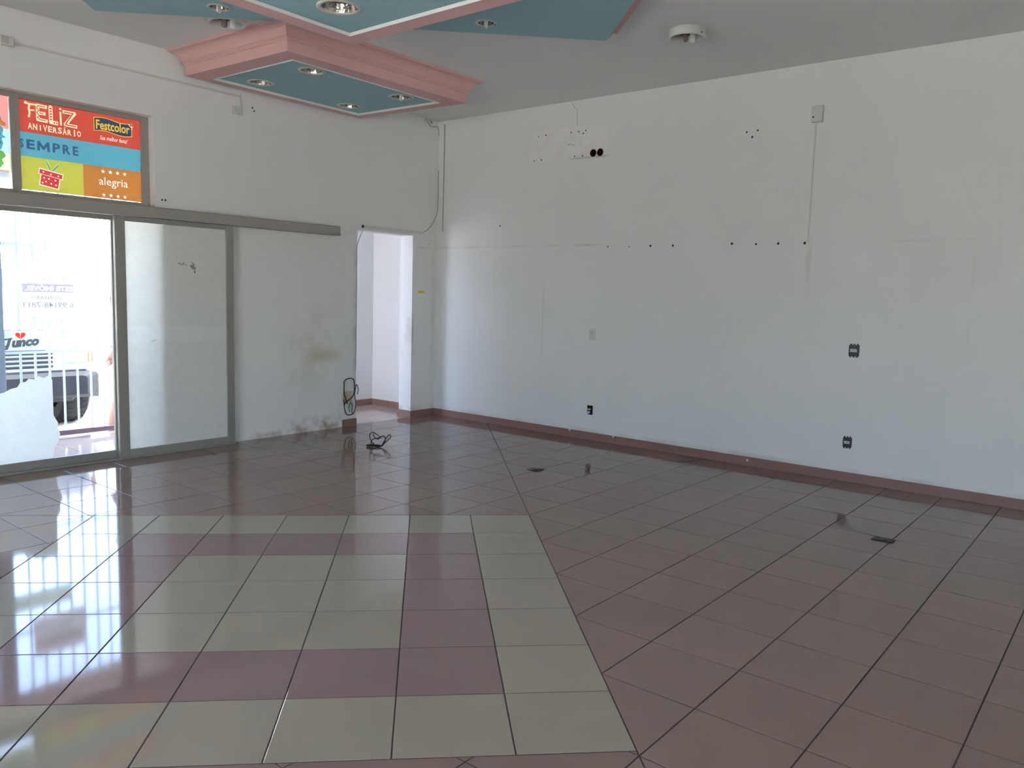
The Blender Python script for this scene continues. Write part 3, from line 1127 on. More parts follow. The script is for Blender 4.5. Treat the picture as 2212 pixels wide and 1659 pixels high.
# torn remnant of film on the clear leaf
P = Print()
P.poly('film_torn', [(-4.79, 0.076), (-4.306, 0.076), (-4.3, 0.16), (-4.27, 0.2), (-4.255, 0.27), (-4.275, 0.31), (-4.27, 0.36), (-4.3, 0.42), (-4.3, 0.7),
                     (-4.318, 0.742), (-4.36, 0.722), (-4.40, 0.738), (-4.43, 0.716), (-4.47, 0.722), (-4.49, 0.70), (-4.53, 0.694), (-4.55, 0.662), (-4.6, 0.65), (-4.64, 0.628), (-4.79, 0.6)])
tf = P.build('torn_film', -0.0095, loc=(-4.5, -0.0095, 0.076))
tag(tf, 'torn white film left on the lower part of the clear glass leaf', 'window film')

# "to let" sign stuck on the glass, read from the street
P = Print()
sx0, sx1 = -4.497, -4.112
P.rect('s_sheet', sx0, 1.205, sx1, 1.535)
P.rect('s_red', sx0 + 0.01, 1.452, sx1 - 0.02, 1.462)
P.rect('s_dark', sx0 + 0.01, 1.39, sx1 - 0.006, 1.452)
P.text('s_sheet', 'ESTE IM\u00d3VEL', sx0 + 0.03, 1.4, sx1 - 0.012, 1.449, bold=0.03, mirror=True)
for k in range(6):      # illegible pale first line
    P.rect('s_red', sx0 + 0.04 + k * 0.05, 1.475, sx0 + 0.07 + k * 0.05, 1.5 + 0.012 * (k % 2))
P.text('s_text', 'CONTATO', sx0 + 0.075, 1.335, sx1 - 0.1, 1.362, bold=0.02, mirror=True)
P.text('s_text', '6 99148-7813', sx0 + 0.01, 1.27, sx1 - 0.006, 1.313, bold=0.012, mirror=True)
sg = P.build('rental_sign', 0.0005, loc=(sx0, 0.0005, 1.205))
tag(sg, 'white rental sign with mirrored ESTE IMÓVEL lettering on the clear glass', 'sign')


# ------------------------------------------------------------------ ceiling drops
def loft(bm, corners, prof, mi=0):
    """corners: 2D polygon; prof: (outward offset, z); mitred moulding"""
    n = len(corners)
    sgn = 1 if area(corners) > 0 else -1
    mit = []
    for i in range(n):
        p0, p1, p2 = Vector(corners[i - 1]), Vector(corners[i]), Vector(corners[(i + 1) % n])
        e1, e2 = (p1 - p0).normalized(), (p2 - p1).normalized()
        n1, n2 = Vector((e1.y, -e1.x)) * sgn, Vector((e2.y, -e2.x)) * sgn
        mit.append((n1 + n2) / (1 + n1.dot(n2)))
    rings = [[bm.verts.new((corners[i][0] + mit[i].x * d, corners[i][1] + mit[i].y * d, z)) for i in range(n)] for d, z in prof]
    for a, b in zip(rings, rings[1:]):
        for i in range(n):
            bm.faces.new((a[i], a[(i + 1) % n], b[(i + 1) % n], b[i])).material_index = mi
    return rings


def crown_profile(zb, h):
    # plain fascia, two beads, cove, fillet up to the ceiling
    k = h / 0.21
    pr = [(0, 0), (0, 0.082), (0.010, 0.084), (0.010, 0.094), (0.018, 0.097), (0.018, 0.108), (0.026, 0.111)]
    for t in range(1, 7):
        a = t / 6 * PI / 2
        pr.append((0.026 + 0.06 * (1 - math.cos(a)), 0.111 + 0.075 * math.sin(a)))
    pr += [(0.1, 0.188), (0.1, 0.21)]
    return [(d, zb + z * k) for d, z in pr]


def inner_quad(corners, d):
    n = len(corners)
    out = []
    s = 1 if area(corners) > 0 else -1
    for i in range(n):
        p0, p1, p2 = Vector(corners[i - 1]), Vector(corners[i]), Vector(corners[(i + 1) % n])
        e1, e2 = (p1 - p0).normalized(), (p2 - p1).normalized()
        n1, n2 = Vector((-e1.y, e1.x)) * s, Vector((-e2.y, e2.x)) * s
        out.append(tuple(p1 + (n1 + n2) * (d / (1 + n1.dot(n2)))))
    return out


def ring_flat(bm, a, b, za, zb):
    va = [bm.verts.new((*p, za)) for p in a]
    vb = [bm.verts.new((*p, zb)) for p in b]
    n = len(a)
    for i in range(n):
        bm.faces.new((va[i], va[(i + 1) % n], vb[(i + 1) % n], vb[i]))


def drop(name, label, outer, panel, h, lamps, trim=True, prof=None):
    zb = ZC - h
    cx, cy = sum(p[0] for p in outer) / 4, sum(p[1] for p in outer) / 4
    t = thing(name, label, 'ceiling panel', (cx, cy, zb))
    bm = bmesh.new()
    loft(bm, outer, prof or crown_profile(zb, h))
    if trim:
        ring_flat(bm, outer, panel, zb, zb)
        ring_flat(bm, panel, panel, zb, zb + 0.02)
    obj('crown_molding', bm, 'pink', t)
    if trim:
        inn = inner_quad(panel, 0.024)
        bm = bmesh.new()
        mid = inner_quad(panel, 0.01)
        ring_flat(bm, panel, mid, zb + 0.002, zb - 0.006)
        ring_flat(bm, mid, inn, zb - 0.006, zb + 0.012)
        obj('white_trim', bm, 'trim_white', t)
        bm = bmesh.new()
        holed_sheet(bm, inner_quad(panel, 0.02), lamps, zb + 0.011)
    else:
        bm = bmesh.new()
        holed_sheet(bm, panel, lamps, zb)
    obj('panel', bm, 'teal', t)
    return t


C_out = [(-3.201, -0.112), (-3.142, -1.472), (-1.187, -1.522), (-1.282, -0.116)]
C_pan = [(-3.013, -0.216), (-2.985, -1.323), (-1.334, -1.32), (-1.392, -0.223)]
RC = 0.092
drop('dropped_ceiling_panel', 'pink moulded ceiling box with four downlights in its teal panel', C_out, C_pan, 0.21, [(x, y, RC) for x, y in C_LAMPS])
A_out = [(-5.36, -2.252), (-5.36, -4.45), (-3.159, -4.45), (-3.159, -2.252)]
A_pan = inner_quad(A_out, 0.135)
drop('dropped_ceiling_panel', 'large square teal ceiling panel with white trim at the top edge of the photo', A_out, A_pan, 0.30, [(*A_LAMP, 0.108)])
B_out = [(-4.24, -0.791), (-6.8, -3.351), (-4.285, -5.958), (-1.725, -3.398)]
zb = ZC - 0.10
drop('dropped_ceiling_panel', 'shallow teal ceiling panel turned diagonally behind the large square one', B_out, B_out, 0.10,
     [(x, y, 0.062) for x, y in B_LAMPS], trim=False,
     prof=[(0, zb), (0.004, zb + 0.02), (0.03, zb + 0.03), (0.034, zb + 0.04), (0.04, zb + 0.055), (0.06, zb + 0.075), (0.1, zb + 0.085), (0.1, ZC)])


# ------------------------------------------------------------------ lamps
def downlight(name, label, x, y, z, R, r, depth, bulb, group):
    t = thing(name, label, 'downlight', (x, y, z), group)
    bm = bmesh.new()
    lathe(bm, [(r, 0.004), (r, -0.003), (r + 0.004, -0.006), (R - 0.006, -0.006), (R, -0.002), (R, 0.003)], x, y, z)
    obj('trim_ring', bm, 'lamp_ring', t, smooth=True)
    bm = bmesh.new()
    rg = lathe(bm, [(r + 0.001, 0.0), (r * 0.96, depth * 0.25), (r * 0.86, depth * 0.55), (r * 0.66, depth * 0.85), (r * 0.5, depth)], x, y, z, seg=24)
    cap(bm, rg[-1])
    obj('reflector', bm, 'chrome', t)
    bm = bmesh.new()
    rg = lathe(bm, [(r * 0.3, depth * 0.98), (r * 0.3, depth * 0.5), (r * 0.24, depth * 0.42)], x, y, z, seg=16)
    cap(bm, rg[-1])
    obj('lamp_holder', bm, 'lamp_socket', t, smooth=False)
    if bulb:
        bm = bmesh.new()
        for dx in (-0.011, 0.011):
            rg = lathe(bm, [(0.009, depth * 0.45), (0.009, -0.028), (0.005, -0.034)], x + dx, y + dx * 0.4, z, seg=10)
            cap(bm, rg[-1])
        obj('bulb', bm, 'lamp_bulb', t, smooth=True)
    bm = bmesh.new()
    lathe(bm, [(0.003, -0.004), (0.004, -0.012), (0.0005, -0.015)], x + R * 0.5, y - R * 0.62, z, seg=8)
    obj('screw', bm, 'screw_dark', t)
    return t


gC = 'downlights in the pink moulded ceiling box'
zC = ZC - 0.21 + 0.011
lab = ['empty chrome downlight nearest the glass front in the pink ceiling box', 'chrome downlight at the near left corner of the pink ceiling box',
       'dim chrome downlight at the far right corner of the pink ceiling box', 'chrome downlight with a white bulb hanging from the pink ceiling box']
for k, (x, y) in enumerate(C_LAMPS):
    downlight('downlight', lab[k], x, y, zC, 0.115, RC - 0.004, 0.075, k == 3, gC)
downlight('downlight', 'large chrome downlight in the square teal panel at the top edge', *A_LAMP, ZC - 0.30 + 0.011, 0.135, 0.104, 0.095, False, 'single downlights')
downlight('downlight', 'small downlight in the diagonal teal panel on its right side', *B_LAMPS[0], ZC - 0.10, 0.078, 0.058, 0.06, True, 'small downlights in the diagonal panel')
downlight('downlight', 'small downlight in the diagonal teal panel on its left side', *B_LAMPS[1], ZC - 0.10, 0.078, 0.058, 0.06, True, 'small downlights in the diagonal panel')


def drum_lamp(x, y, label):
    t = thing('ceiling_lamp', label, 'ceiling lamp', (x, y, ZC), 'round white ceiling lamps without cover')
    R, h = 0.135, 0.06
    bm = bmesh.new()
    lathe(bm, [(R - 0.02, 0.0), (R - 0.018, -h + 0.008), (R - 0.012, -h), (R - 0.004, -h + 0.002), (R, -h + 0.012), (R, 0.0)], x, y, ZC, seg=40)
    obj('drum', bm, 'plastic_white', t, smooth=True)
    bm = bmesh.new()
    rg = lathe(bm, [(R - 0.018, 0.0), (R - 0.022, 0.06), (R - 0.04, 0.11)], x, y, ZC, seg=40)
    cap(bm, rg[-1])
    obj('cavity', bm, 'lamp_cavity', t)
    # socket and stub of a bulb, leaning
    bm = bmesh.new()
    tube(bm, [(x - 0.02, y + 0.01, ZC + 0.1), (x - 0.018, y + 0.008, ZC), (x - 0.016, y + 0.006, ZC - 0.07), (x - 0.016, y + 0.006, ZC - 0.082)], [0.022, 0.022, 0.02, 0.015], 12)
    obj('lamp_holder', bm, 'lamp_socket', t)
    bm = bmesh.new()
    tube(bm, [(x + 0.03, y - 0.028, ZC + 0.1), (x + 0.03, y - 0.028, ZC - 0.02), (x + 0.03, y - 0.028, ZC - 0.075), (x + 0.03, y - 0.028, ZC - 0.085)], [0.02, 0.022, 0.022, 0.014], 12)
    obj('bulb', bm, 'lamp_bulb', t)
    bm = bmesh.new()
    tube(bm, [(x - 0.034, y - 0.128, ZC - 0.042), (x - 0.035, y - 0.137, ZC - 0.042)], 0.004, 8)
    obj('screw', bm, 'screw_dark', t)


drum_lamp(*CEIL_LAMPS[0], 'round white open ceiling lamp alone near the right wall')
drum_lamp(*CEIL_LAMPS[1], 'round open ceiling lamp half hidden behind the pink ceiling box')

# ------------------------------------------------------------------ right wall fittings
def disc_x(bm, y, z, r, x0=0.0, d=0.004, n=12, ry=1.0):
    a = [bm.verts.new((x0, y + r * ry * math.cos(2 * PI * k / n), z + r * math.sin(2 * PI * k / n))) for k in range(n)]
    b = [bm.verts.new((x0 - d, y + r * 0.8 * ry * math.cos(2 * PI * k / n), z + r * 0.8 * math.sin(2 * PI * k / n))) for k in range(n)]
    for k in range(n):
        bm.faces.new((a[k], a[(k + 1) % n], b[(k + 1) % n], b[k]))
    bm.faces.new(b)


HOLES = [(-1.476, 3.149, 6), (-1.571, 3.154, 8), (-1.893, 3.15, 7), (-1.988, 3.149, 8), (-2.046, 3.125, 8), (-2.073, 3.15, 7), (-1.428, 2.899, 7), (-1.52, 2.904, 8),
         (-1.948, 2.904, 7), (-2.045, 2.903, 8), (-0.976, 2.232, 9), (-2.395, 1.983, 7), (-2.641, 1.979, 6), (-2.878, 1.985, 11), (-3.118, 1.983, 11), (-3.707, 1.991, 12),
         (-3.932, 1.983, 9), (-4.131, 1.986, 11), (-4.359, 1.986, 12), (-3.783, 2.961, 8), (-3.884, 2.966, 8), (-3.837, 2.914, 10)]
for y, z, r in HOLES:
    bm = bmesh.new()
    disc_x(bm, y, z, r / 1000, d=0.003)
    obj('wall_plug', bm, 'screw_dark', wr)
for y, z in HY:
    bm = bmesh.new()
    lathe(bm, [(0.033, 0.0), (0.034, -0.003), (0.037, -0.003), (0.039, 0.0)], 0, y if y < -2.2 else -2.1745, 2.92, seg=24, axis='X')
    obj('hole_rim', bm, 'rust_rim', wr)
bm = bmesh.new()
tube(bm, spline([(-0.002, -1.86, 3.02), (-0.004, -1.89, 3.035), (-0.003, -1.92, 3.02), (-0.002, -1.95, 3.022)], 4), 0.004, 6)
obj('scrape', bm, 'plastic_grey', wr)


def outlet(name, label, y, z, w, h, plate, insert, style, group=None):
    t = thing(name, label, 'outlet', (0, y, z), group)
    bm = bmesh.new()
    box(bm, -0.009, 0, y - w / 2, y + w / 2, z - h / 2, z + h / 2, 0.003)
    if style in ('ears', 'round'):
        for s in (-1, 1):
            for k in (-1, 0, 1):
                box(bm, -0.006, 0, y + k * w * 0.32 - 0.006, y + k * w * 0.32 + 0.006, z + s * (h / 2 + 0.004) - 0.006, z + s * (h / 2 + 0.004) + 0.006)
    obj('plate', bm, plate, t)
    bm = bmesh.new()
    if style == 'switch':
        box(bm, -0.013, -0.008, y - 0.013, y + 0.017, z + 0.0, z + 0.022, 0.002)
    elif style == 'broken':
        box(bm, -0.013, -0.008, y - w * 0.2, y + w * 0.36, z - h * 0.02, z + h * 0.16, 0.002)
        box(bm, -0.012, -0.008, y - w * 0.1, y + w * 0.4, z - h * 0.36, z - h * 0.12, 0.002)
        box(bm, -0.011, -0.008, y + w * 0.2, y + w * 0.48, z - h * 0.5, z - h * 0.3, 0.001)
    else:
        box(bm, -0.013, -0.008, y - w * 0.3, y + w * 0.34, z - h * 0.13, z + h * 0.15, 0.002)
    ins = obj('insert', bm, insert, t)
    if style == 'switch':
        return t
    bm = bmesh.new()
    for k in (-1, 0, 1):
        disc_x(bm, y + k * w * 0.13, z + 0.002, 0.0035, x0=-0.013, d=0.001, n=8)
    obj('pin_hole', bm, 'black', ins)
    return t


outlet('light_switch', 'white light switch plate above the low black socket near the corner', -2.2525, 1.095, 0.078, 0.118, 'plastic_white', 'plastic_grey', 'switch')['category'] = 'switch'
outlet('wall_socket', 'broken black socket low on the wall under the white switch', -2.2615, 0.312, 0.066, 0.096, 'black', 'socket_white', 'broken', 'black wall sockets')
outlet('wall_socket', 'uncovered black socket higher up at the right of the wall', -4.827, 1.1, 0.082, 0.092, 'black', 'socket_white', 'ears', 'black wall sockets')
outlet('wall_socket', 'uncovered black socket low on the wall at the right', -4.829, 0.331, 0.07, 0.082, 'black', 'socket_white', 'round', 'black wall sockets')

# junction box with a conduit running down the right wall
jb = thing('junction_box', 'white junction box with a thin conduit running down the right wall', 'junction box', (0, -4.397, 1.995))
bxo('box_cover', -0.035, 0, -4.443, -4.352, 2.976, 3.108, 'plastic_white', jb, 0.004)
bxo('conduit', -0.007, 0, -4.392, -4.379, 1.995, 2.976, 'plastic_white', jb, 0.002)
bm = bmesh.new()
disc_x(bm, -4.37, 3.018, 0.007, x0=-0.035, d=0.002)
obj('screw', bm, 'screw_dark', jb)

cc = thing('cable_conduit', 'thin grey conduit running down the wall corner', 'conduit', (0, -0.09, 2.19))
bxo('conduit_tube', -0.008, 0, -0.099, -0.086, 2.2, 3.42, 'plastic_white', cc, 0.002)
bm = bmesh.new()
tube(bm, spline([(-0.006, -0.104, 3.42), (-0.007, -0.106, 2.8), (-0.006, -0.104, 2.19)], 4), 0.0035, 6)
obj('cable', bm, 'cable_grey', cc)
bm = bmesh.new()
tube(bm, spline([(-0.006, -1.895, 3.44), (-0.005, -1.93, 3.39), (-0.004, -1.962, 3.37), (-0.004, -1.966, 3.3), (-0.004, -1.968, 3.21)], 5), 0.0035, 6)
tag(obj('loose_wire', bm, 'cable_white', loc=(0, -1.93, 3.21)), 'thin white wire coming off the ceiling onto the right wall', 'wire')

# wires in the ceiling corner
bm = bmesh.new()
tube(bm, spline([(-0.24, -0.006, 3.42), (-0.222, -0.012, 3.455), (-0.2, -0.012, 3.435), (-0.17, -0.01, 3.4), (-0.13, -0.008, 3.385)], 5), 0.005, 6)
tube(bm, spline([(-0.11, -0.008, 3.385), (-0.07, -0.012, 3.392), (-0.03, -0.015, 3.39), (-0.018, -0.02, 3.34), (-0.02, -0.02, 3.3)], 5), 0.005, 6)
tube(bm, spline([(-0.16, -0.01, 3.455), (-0.135, -0.02, 3.43), (-0.15, -0.02, 3.425), (-0.12, -0.012, 3.42)], 5), 0.007, 6)
tag(obj('loose_wire', bm, 'cable_grey', loc=(-0.12, 0, 3.3)), 'dark loose wire ends sticking out of the ceiling corner', 'wire')

# ------------------------------------------------------------------ back wall fittings
bx = thing('junction_box', 'white wall box hanging from a thin conduit above the glass door', 'junction box', (-2.65, 0, 3.05))
bxo('box_cover', -2.694, -2.604, -0.03, 0, 3.045, 3.118, 'plastic_white', bx, 0.004)
bxo('conduit', -2.61, -2.596, -0.01, 0, 3.118, 3.238, 'plastic_white', bx, 0.002)
bxo('conduit', -4.49, -2.596, -0.012, 0, 3.206, 3.222, 'plastic_white', bx, 0.003)
dev = thing('alarm_sensor', 'small white sensor box on the wall at the upper left', 'sensor', (-4.52, 0, 3.175))
bxo('housing', -4.585, -4.488, -0.05, 0, 3.178, 3.245, 'plastic_white', dev, 0.008)
bxo('lens', -4.578, -4.53, -0.056, -0.05, 3.19, 3.235, 'plastic_grey', dev, 0.002)
for x, z, r in ((-2.48, 3.139, 9), (-2.461, 3.113, 8), (-3.369, 2.2, 8), (-3.34, 2.2, 9), (-0.13, 2.04, 5)):
    bm = bmesh.new()
    rg = lathe(bm, [(r / 1000, 0), (r / 1250, -0.003)], x, 0, z, seg=10, axis='Y')
    cap(bm, rg[-1])
    obj('wall_plug', bm, 'screw_dark', wb)

tk = thing('cable_trunking', 'white cable trunking along the top of the doorway', 'trunking', (-0.7, 0, 2.15))
bxo('duct', -1.15, -0.24, -0.022, 0, 2.148, 2.172, 'plastic_white', tk, 0.003)
bxo('end_clip', -1.151, -1.141, -0.024, 0, 2.146, 2.175, 'cable_black', tk, 0.002)
bm = bmesh.new()
tube(bm, spline([(-1.145, -0.014, 2.12), (-1.18, -0.016, 2.06), (-1.212, -0.014, 1.98), (-1.222, -0.008, 1.88), (-1.222, -0.006, 1.2), (-1.224, -0.006, 0.6)], 6), 0.004, 6)
tag(obj('loose_cable', bm, 'cable_grey', loc=(-1.22, -0.006, 0.6)), 'thin cable running down the left edge of the doorway', 'cable')
bm = bmesh.new()
tube(bm, spline([(-0.235, -0.01, 2.165), (-0.17, -0.012, 2.2), (-0.1, -0.012, 2.27), (-0.03, -0.014, 2.38), (-0.012, -0.02, 2.5), (-0.012, -0.02, 2.9)], 6), 0.005, 6)
tag(obj('loose_cable', bm, 'cable_grey', loc=(-0.12, -0.012, 2.165)), 'thin cable drooping from the wall corner to the doorway trunking', 'cable')

st = bxo('sticker', -0.293, -0.19, -0.002, 0, 1.462, 1.488, 'sticker_yellow', loc=(-0.24, 0, 1.475))
tag(st, 'small yellow sticker strip on the wall right of the doorway', 'sticker')

# cable coil hanging over an open wall box by the door
hc = thing('hanging_cable', 'black cable coil hanging from an open wall box by the doorway', 'cable', (-1.31, 0, 0.12))
bxo('back_plate', -1.398, -1.272, -0.006, 0, 0.27, 0.382, 'plate_tan', hc, 0.002)
bm = bmesh.new()
lp = [(-1.345, 0.25), (-1.395, 0.36), (-1.405, 0.44), (-1.385, 0.5), (-1.33, 0.528), (-1.275, 0.51), (-1.25, 0.44), (-1.262, 0.36), (-1.31, 0.31), (-1.37, 0.27), (-1.395, 0.24)]
tube(bm, spline([(x, -0.015 - 0.008 * (k % 3), z) for k, (x, z) in enumerate(lp)], 6), 0.0055, 7)
obj('cable_loop', bm, 'cable_black', hc)
bm = bmesh.new()
lp = [(-1.395, 0.3), (-1.385, 0.2), (-1.36, 0.14), (-1.31, 0.125), (-1.25, 0.15), (-1.232, 0.24), (-1.245, 0.34), (-1.235, 0.42), (-1.215, 0.45), (-1.2, 0.40), (-1.205, 0.34)]
tube(bm, spline([(x, -0.012 - 0.006 * (k % 2), z) for k, (x, z) in enumerate(lp)], 6), 0.0045, 7)
obj('cable_tail', bm, 'cable_black', hc)
bm = bmesh.new()
lp = [(-1.31, 0.16), (-1.325, 0.21), (-1.3, 0.26), (-1.28, 0.22), (-1.285, 0.16), (-1.265, 0.14)]
tube(bm, spline([(x, -0.014, z) for x, z in lp], 6), 0.005, 7)
obj('green_wire', bm, 'cable_green', hc)

# ------------------------------------------------------------------ things on the floor
random.seed(3)
ft = thing('cable_tangle', 'small tangle of black cable lying on the tiles before the doorway', 'cable', (-1.83, -1.1, 0))
bm = bmesh.new()
o_ = Vector((-1.86, -1.1))
ux, uy = Vector((0.62, -0.78)), Vector((0.78, 0.62))        # sideways and away, seen from the photo


def tp(a, b, z):
    p = o_ + ux * a + uy * b
    return (p.x, p.y, z)


pts = [tp(-0.11, 0, .006), tp(-0.05, -0.01, .008), tp(0.02, 0.0, .01), tp(0.05, 0.02, .05), tp(0.08, 0.03, .10), tp(0.10, 0.03, .115), tp(0.11, 0.03, .09), tp(0.07, 0.02, .05),
       tp(0.03, 0.0, .015), tp(-0.03, 0.02, .01), tp(-0.08, 0.03, .06), tp(-0.09, 0.03, .11), tp(-0.06, 0.02, .135), tp(-0.02, 0.02, .115), tp(0.01, 0.01, .09),
       tp(-0.04, 0.0, .08), tp(-0.07, -0.01, .05), tp(-0.05, -0.01, .012), tp(0.02, -0.02, .008), tp(0.05, 0.0, .03), tp(0.06, 0.03, .08), tp(0.03, 0.04, .1), tp(-0.01, 0.03, .07),
       tp(-0.05, 0.04, .09), tp(-0.06, 0.05, .12)]
tube(bm, spline(pts, 6), 0.0048, 7)
obj('cable_loop', bm, 'cable_black', ft)
bm = bmesh.new()
tube(bm, [tp(-0.115, -0.005, .012), tp(-0.085, -0.006, .014), tp(-0.05, -0.006, .014), tp(0.0, -0.01, .014), tp(0.035, -0.01, .012)], [0.008, 0.012, 0.013, 0.011, 0.007], 8)
obj('plug', bm, 'cable_black', ft)


def floor_box(x0, x1, y0, y1, label):
    t = thing('floor_outlet', label, 'floor outlet', ((x0 + x1) / 2, (y0 + y1) / 2, 0), 'metal outlet plates set in the floor')
    bm = bmesh.new()
    box(bm, x0, x1, y0, y1, -0.001, 0.006, 0.0025)
    obj('plate', bm, 'floor_plate', t)
    cx, cy = (x0 + x1) / 2, (y0 + y1) / 2
    bm = bmesh.new()
    rg = lathe(bm, [(0.026, 0.006), (0.025, 0.009), (0.018, 0.009)], cx, cy, 0, seg=20)
    cap(bm, rg[-1])
    obj('cap', bm, 'black', t)


floor_box(-1.612, -1.508, -2.805, -2.7, 'square metal floor outlet in the middle of the mauve tiles')
floor_box(-1.605, -1.53, -5.592, -5.464, 'oblong metal floor outlet across a tile joint at the right')

# ------------------------------------------------------------------ porch and street
GY = 1.2
bm = bmesh.new()
box(bm, -40, 30, 1.3, 60, -0.3, -0.1)
box(bm, -40, RX0 - 0.2, -40, 1.3, -0.3, -0.1)
box(bm, RX0 - 0.2, 30, -40, RY0 - 0.2, -0.3, -0.1)
tag(obj('street', bm, 'pavement'), 'bright paved street outside the shop front', 'street', kind='structure')
bm = bmesh.new()
box(bm, SX0 - 1.0, -1.95, GY - 0.08, GY + 0.08, 2.4, 2.62)
tag(obj('trim_3', bm, 'porch_roof'), 'porch beam above the security grille', 'beam', kind='structure')
post = tag(bxo('porch_post', -4.375, -4.235, GY - 0.06, GY + 0.08, 0, 2.4, 'post_paint', bev=0.008, loc=(-4.3, GY, 0)), 'grey porch post at the left edge of the photo', 'post')


def grille(xa, xb, label, group='security grilles on the porch'):
    g = thing('security_grille', label, 'grille', ((xa + xb) / 2, GY, 0.03), group)
    for z0, z1 in ((0.03, 0.075), (0.815, 0.845), (1.78, 1.81), (2.36, 2.4)):
        bxo('rail', xa, xb, GY - 0.014, GY + 0.014, z0, z1, 'rail_dark' if z1 < 0.1 else 'rail_paint', g)
    n = 0
    x = xa + 0.14 if xa > -4.3 else xa + 0.06
    me = None
    while x < xb - 0.02:
        if me is None:
            bm = bmesh.new()
            lathe_pts = [(x, GY, 0.075), (x, GY, 2.36)]
            tube(bm, lathe_pts, 0.011, 8)
            o = obj('bar', bm, 'rail_paint', g)
            me, x_first = o.data, x
            ol = o.location.copy()
        else:
            o = bpy.data.objects.new('bar', me)
            COL.objects.link(o)
            o.parent = g
            o.location = (ol.x + x - x_first, ol.y, ol.z)
        x += 0.1215
    return g


grille(-4.235, -1.95, 'pale blue barred security grille across the porch outside the clear leaf')
grille(-8.5, -4.375, 'pale blue barred security grille left of the porch post')

# house added across the street as a bright white backdrop
hs = thing('house', 'pale low house added across the street behind the pickup', 'building', (-4, 19, -0.1))
bxo('facade', -16, 9, 18, 23, -0.1, 4.4, 'wall_plain', hs)
bxo('roof_edge', -16.2, 9.2, 17.8, 23.2, 4.4, 4.65, 'porch_roof', hs)
for k in range(6):
    xw = -14.2 + k * 4.1
    w_ = bxo('window', xw, xw + 1.5, 17.95, 18.0, 1.0, 2.2, 'trim_white', hs)
    bxo('shutter', xw + 0.08, xw + 1.42, 17.93, 17.95, 1.08, 2.12, 'wall_plain', w_)

# banners tied to the grille
P = Print()
jx0, jx1 = -4.52, -3.868
jy = GY - 0.03
P.poly('b_cloth', [(jx0, 0.84), (jx1 - 0.02, 0.845), (jx1 - 0.002, 0.92), (jx1 - 0.008, 0.97), (jx1, 1.035), (jx0, 1.036)])
for k in range(7):
    P.rect('b_edge' if k % 2 == 0 else 'b_red', jx0 + 0.02 + k * 0.09, 1.03, jx0 + 0.075 + k * 0.09, 1.036)
P.rect('b_edge', jx0, 0.84, jx1 - 0.03, 0.848)
hx, hz = -4.1, 0.985
ht = lambda k: (0.0026 * 16 * math.sin(k) ** 3 * 0.95, 0.0026 * (13 * math.cos(k) - 5 * math.cos(2 * k) - 2 * math.cos(3 * k) - math.cos(4 * k)) * 0.85)
hl = [ht(2 * PI * k / 24) for k in range(24)]
P.poly('b_red', [(hx + a - 0.002, hz + b) for a, b in hl if a <= 0.001] )
P.poly('b_red', [(hx + a + 0.004, hz + b) for a, b in hl if a >= -0.001])
P.stroke('b_text', [(-4.242, 0.938), (-4.228, 0.95), (-4.168, 0.957)], 0.013)
P.stroke('b_text', [(-4.185, 0.952), (-4.2, 0.905), (-4.214, 0.868)], 0.024)
P.stroke('b_text', [(-4.212, 0.87), (-4.236, 0.853), (-4.256, 0.856), (-4.254, 0.872), (-4.228, 0.888), (-4.19, 0.9)], 0.01)
P.text('b_text', 'unco', -4.172, 0.882, -3.945, 0.948, bold=0.06, shear=0.3, rot=0.07)
P.stroke('b_faint', [(-4.08, 0.872), (-3.93, 0.88)], 0.01)
jb_ = P.build('banner', jy, loc=(jx0, jy, 0.84))
tag(jb_, 'cream Junco banner with a red heart tied to the grille', 'banner')
P = Print()
P.rect('b_cloth', -4.6, 1.41, -3.75, 1.58)
tag(P.build('banner', jy, loc=(-4.6, jy, 1.41)), 'plain pale banner tied higher up on the grille', 'banner')

# ------------------------------------------------------------------ parked pickup facing the shop
cx, y0, gz = -3.9, 2.1, -0.1
car = thing('car', 'white pickup parked nose to the shop behind the grille', 'car', (cx, y0 + 2.1, gz))


def section(bm, stations):
    """stations: list of (y, [(x,z)...]) rings with the same count, mirrored already"""
    rings = [[bm.verts.new((cx + x, y, gz + z)) for x, z in pts] for y, pts in stations]
    n = len(rings[0])
    for a, b in zip(rings, rings[1:]):
        for k in range(n):
            bm.faces.new((a[k], a[(k + 1) % n], b[(k + 1) % n], b[k]))
    bm.faces.new(rings[0][::-1])
    bm.faces.new(rings[-1])


def ringpts(hw, zlo, zhi, tw, r=0.06):
    return [(-hw, zlo), (hw, zlo), (hw, zhi - r), (hw - tw * 0.4 - r * 0.3, zhi - r * 0.3), (hw - tw - r, zhi), (-hw + tw + r, zhi), (-hw + tw * 0.4 + r * 0.3, zhi - r * 0.3), (-hw, zhi - r)]


bm = bmesh.new()
section(bm, [(y0 + 0.0, ringpts(0.74, 0.66, 0.9, 0.02)), (y0 + 0.06, ringpts(0.82, 0.62, 0.98, 0.03)), (y0 + 0.35, ringpts(0.87, 0.62, 1.04, 0.05)),
             (y0 + 1.15, ringpts(0.89, 0.5, 1.1, 0.05)), (y0 + 1.3, ringpts(0.89, 0.45, 1.12, 0.05)), (y0 + 3.0, ringpts(0.89, 0.45, 1.12, 0.05)), (y0 + 4.4, ringpts(0.88, 0.55, 1.1, 0.04))])
obj('body', bm, 'car_paint', car)
bm = bmesh.new()
section(bm, [(y0 + 1.2, ringpts(0.80, 1.08, 1.14, 0.02, 0.02)), (y0 + 1.75, ringpts(0.72, 1.08, 1.66, 0.06)), (y0 + 2.9, ringpts(0.72, 1.08, 1.68, 0.06)), (y0 + 3.15, ringpts(0.76, 1.08, 1.2, 0.04))])
cab = obj('cab', bm, 'car_paint', car)
bm = bmesh.new()
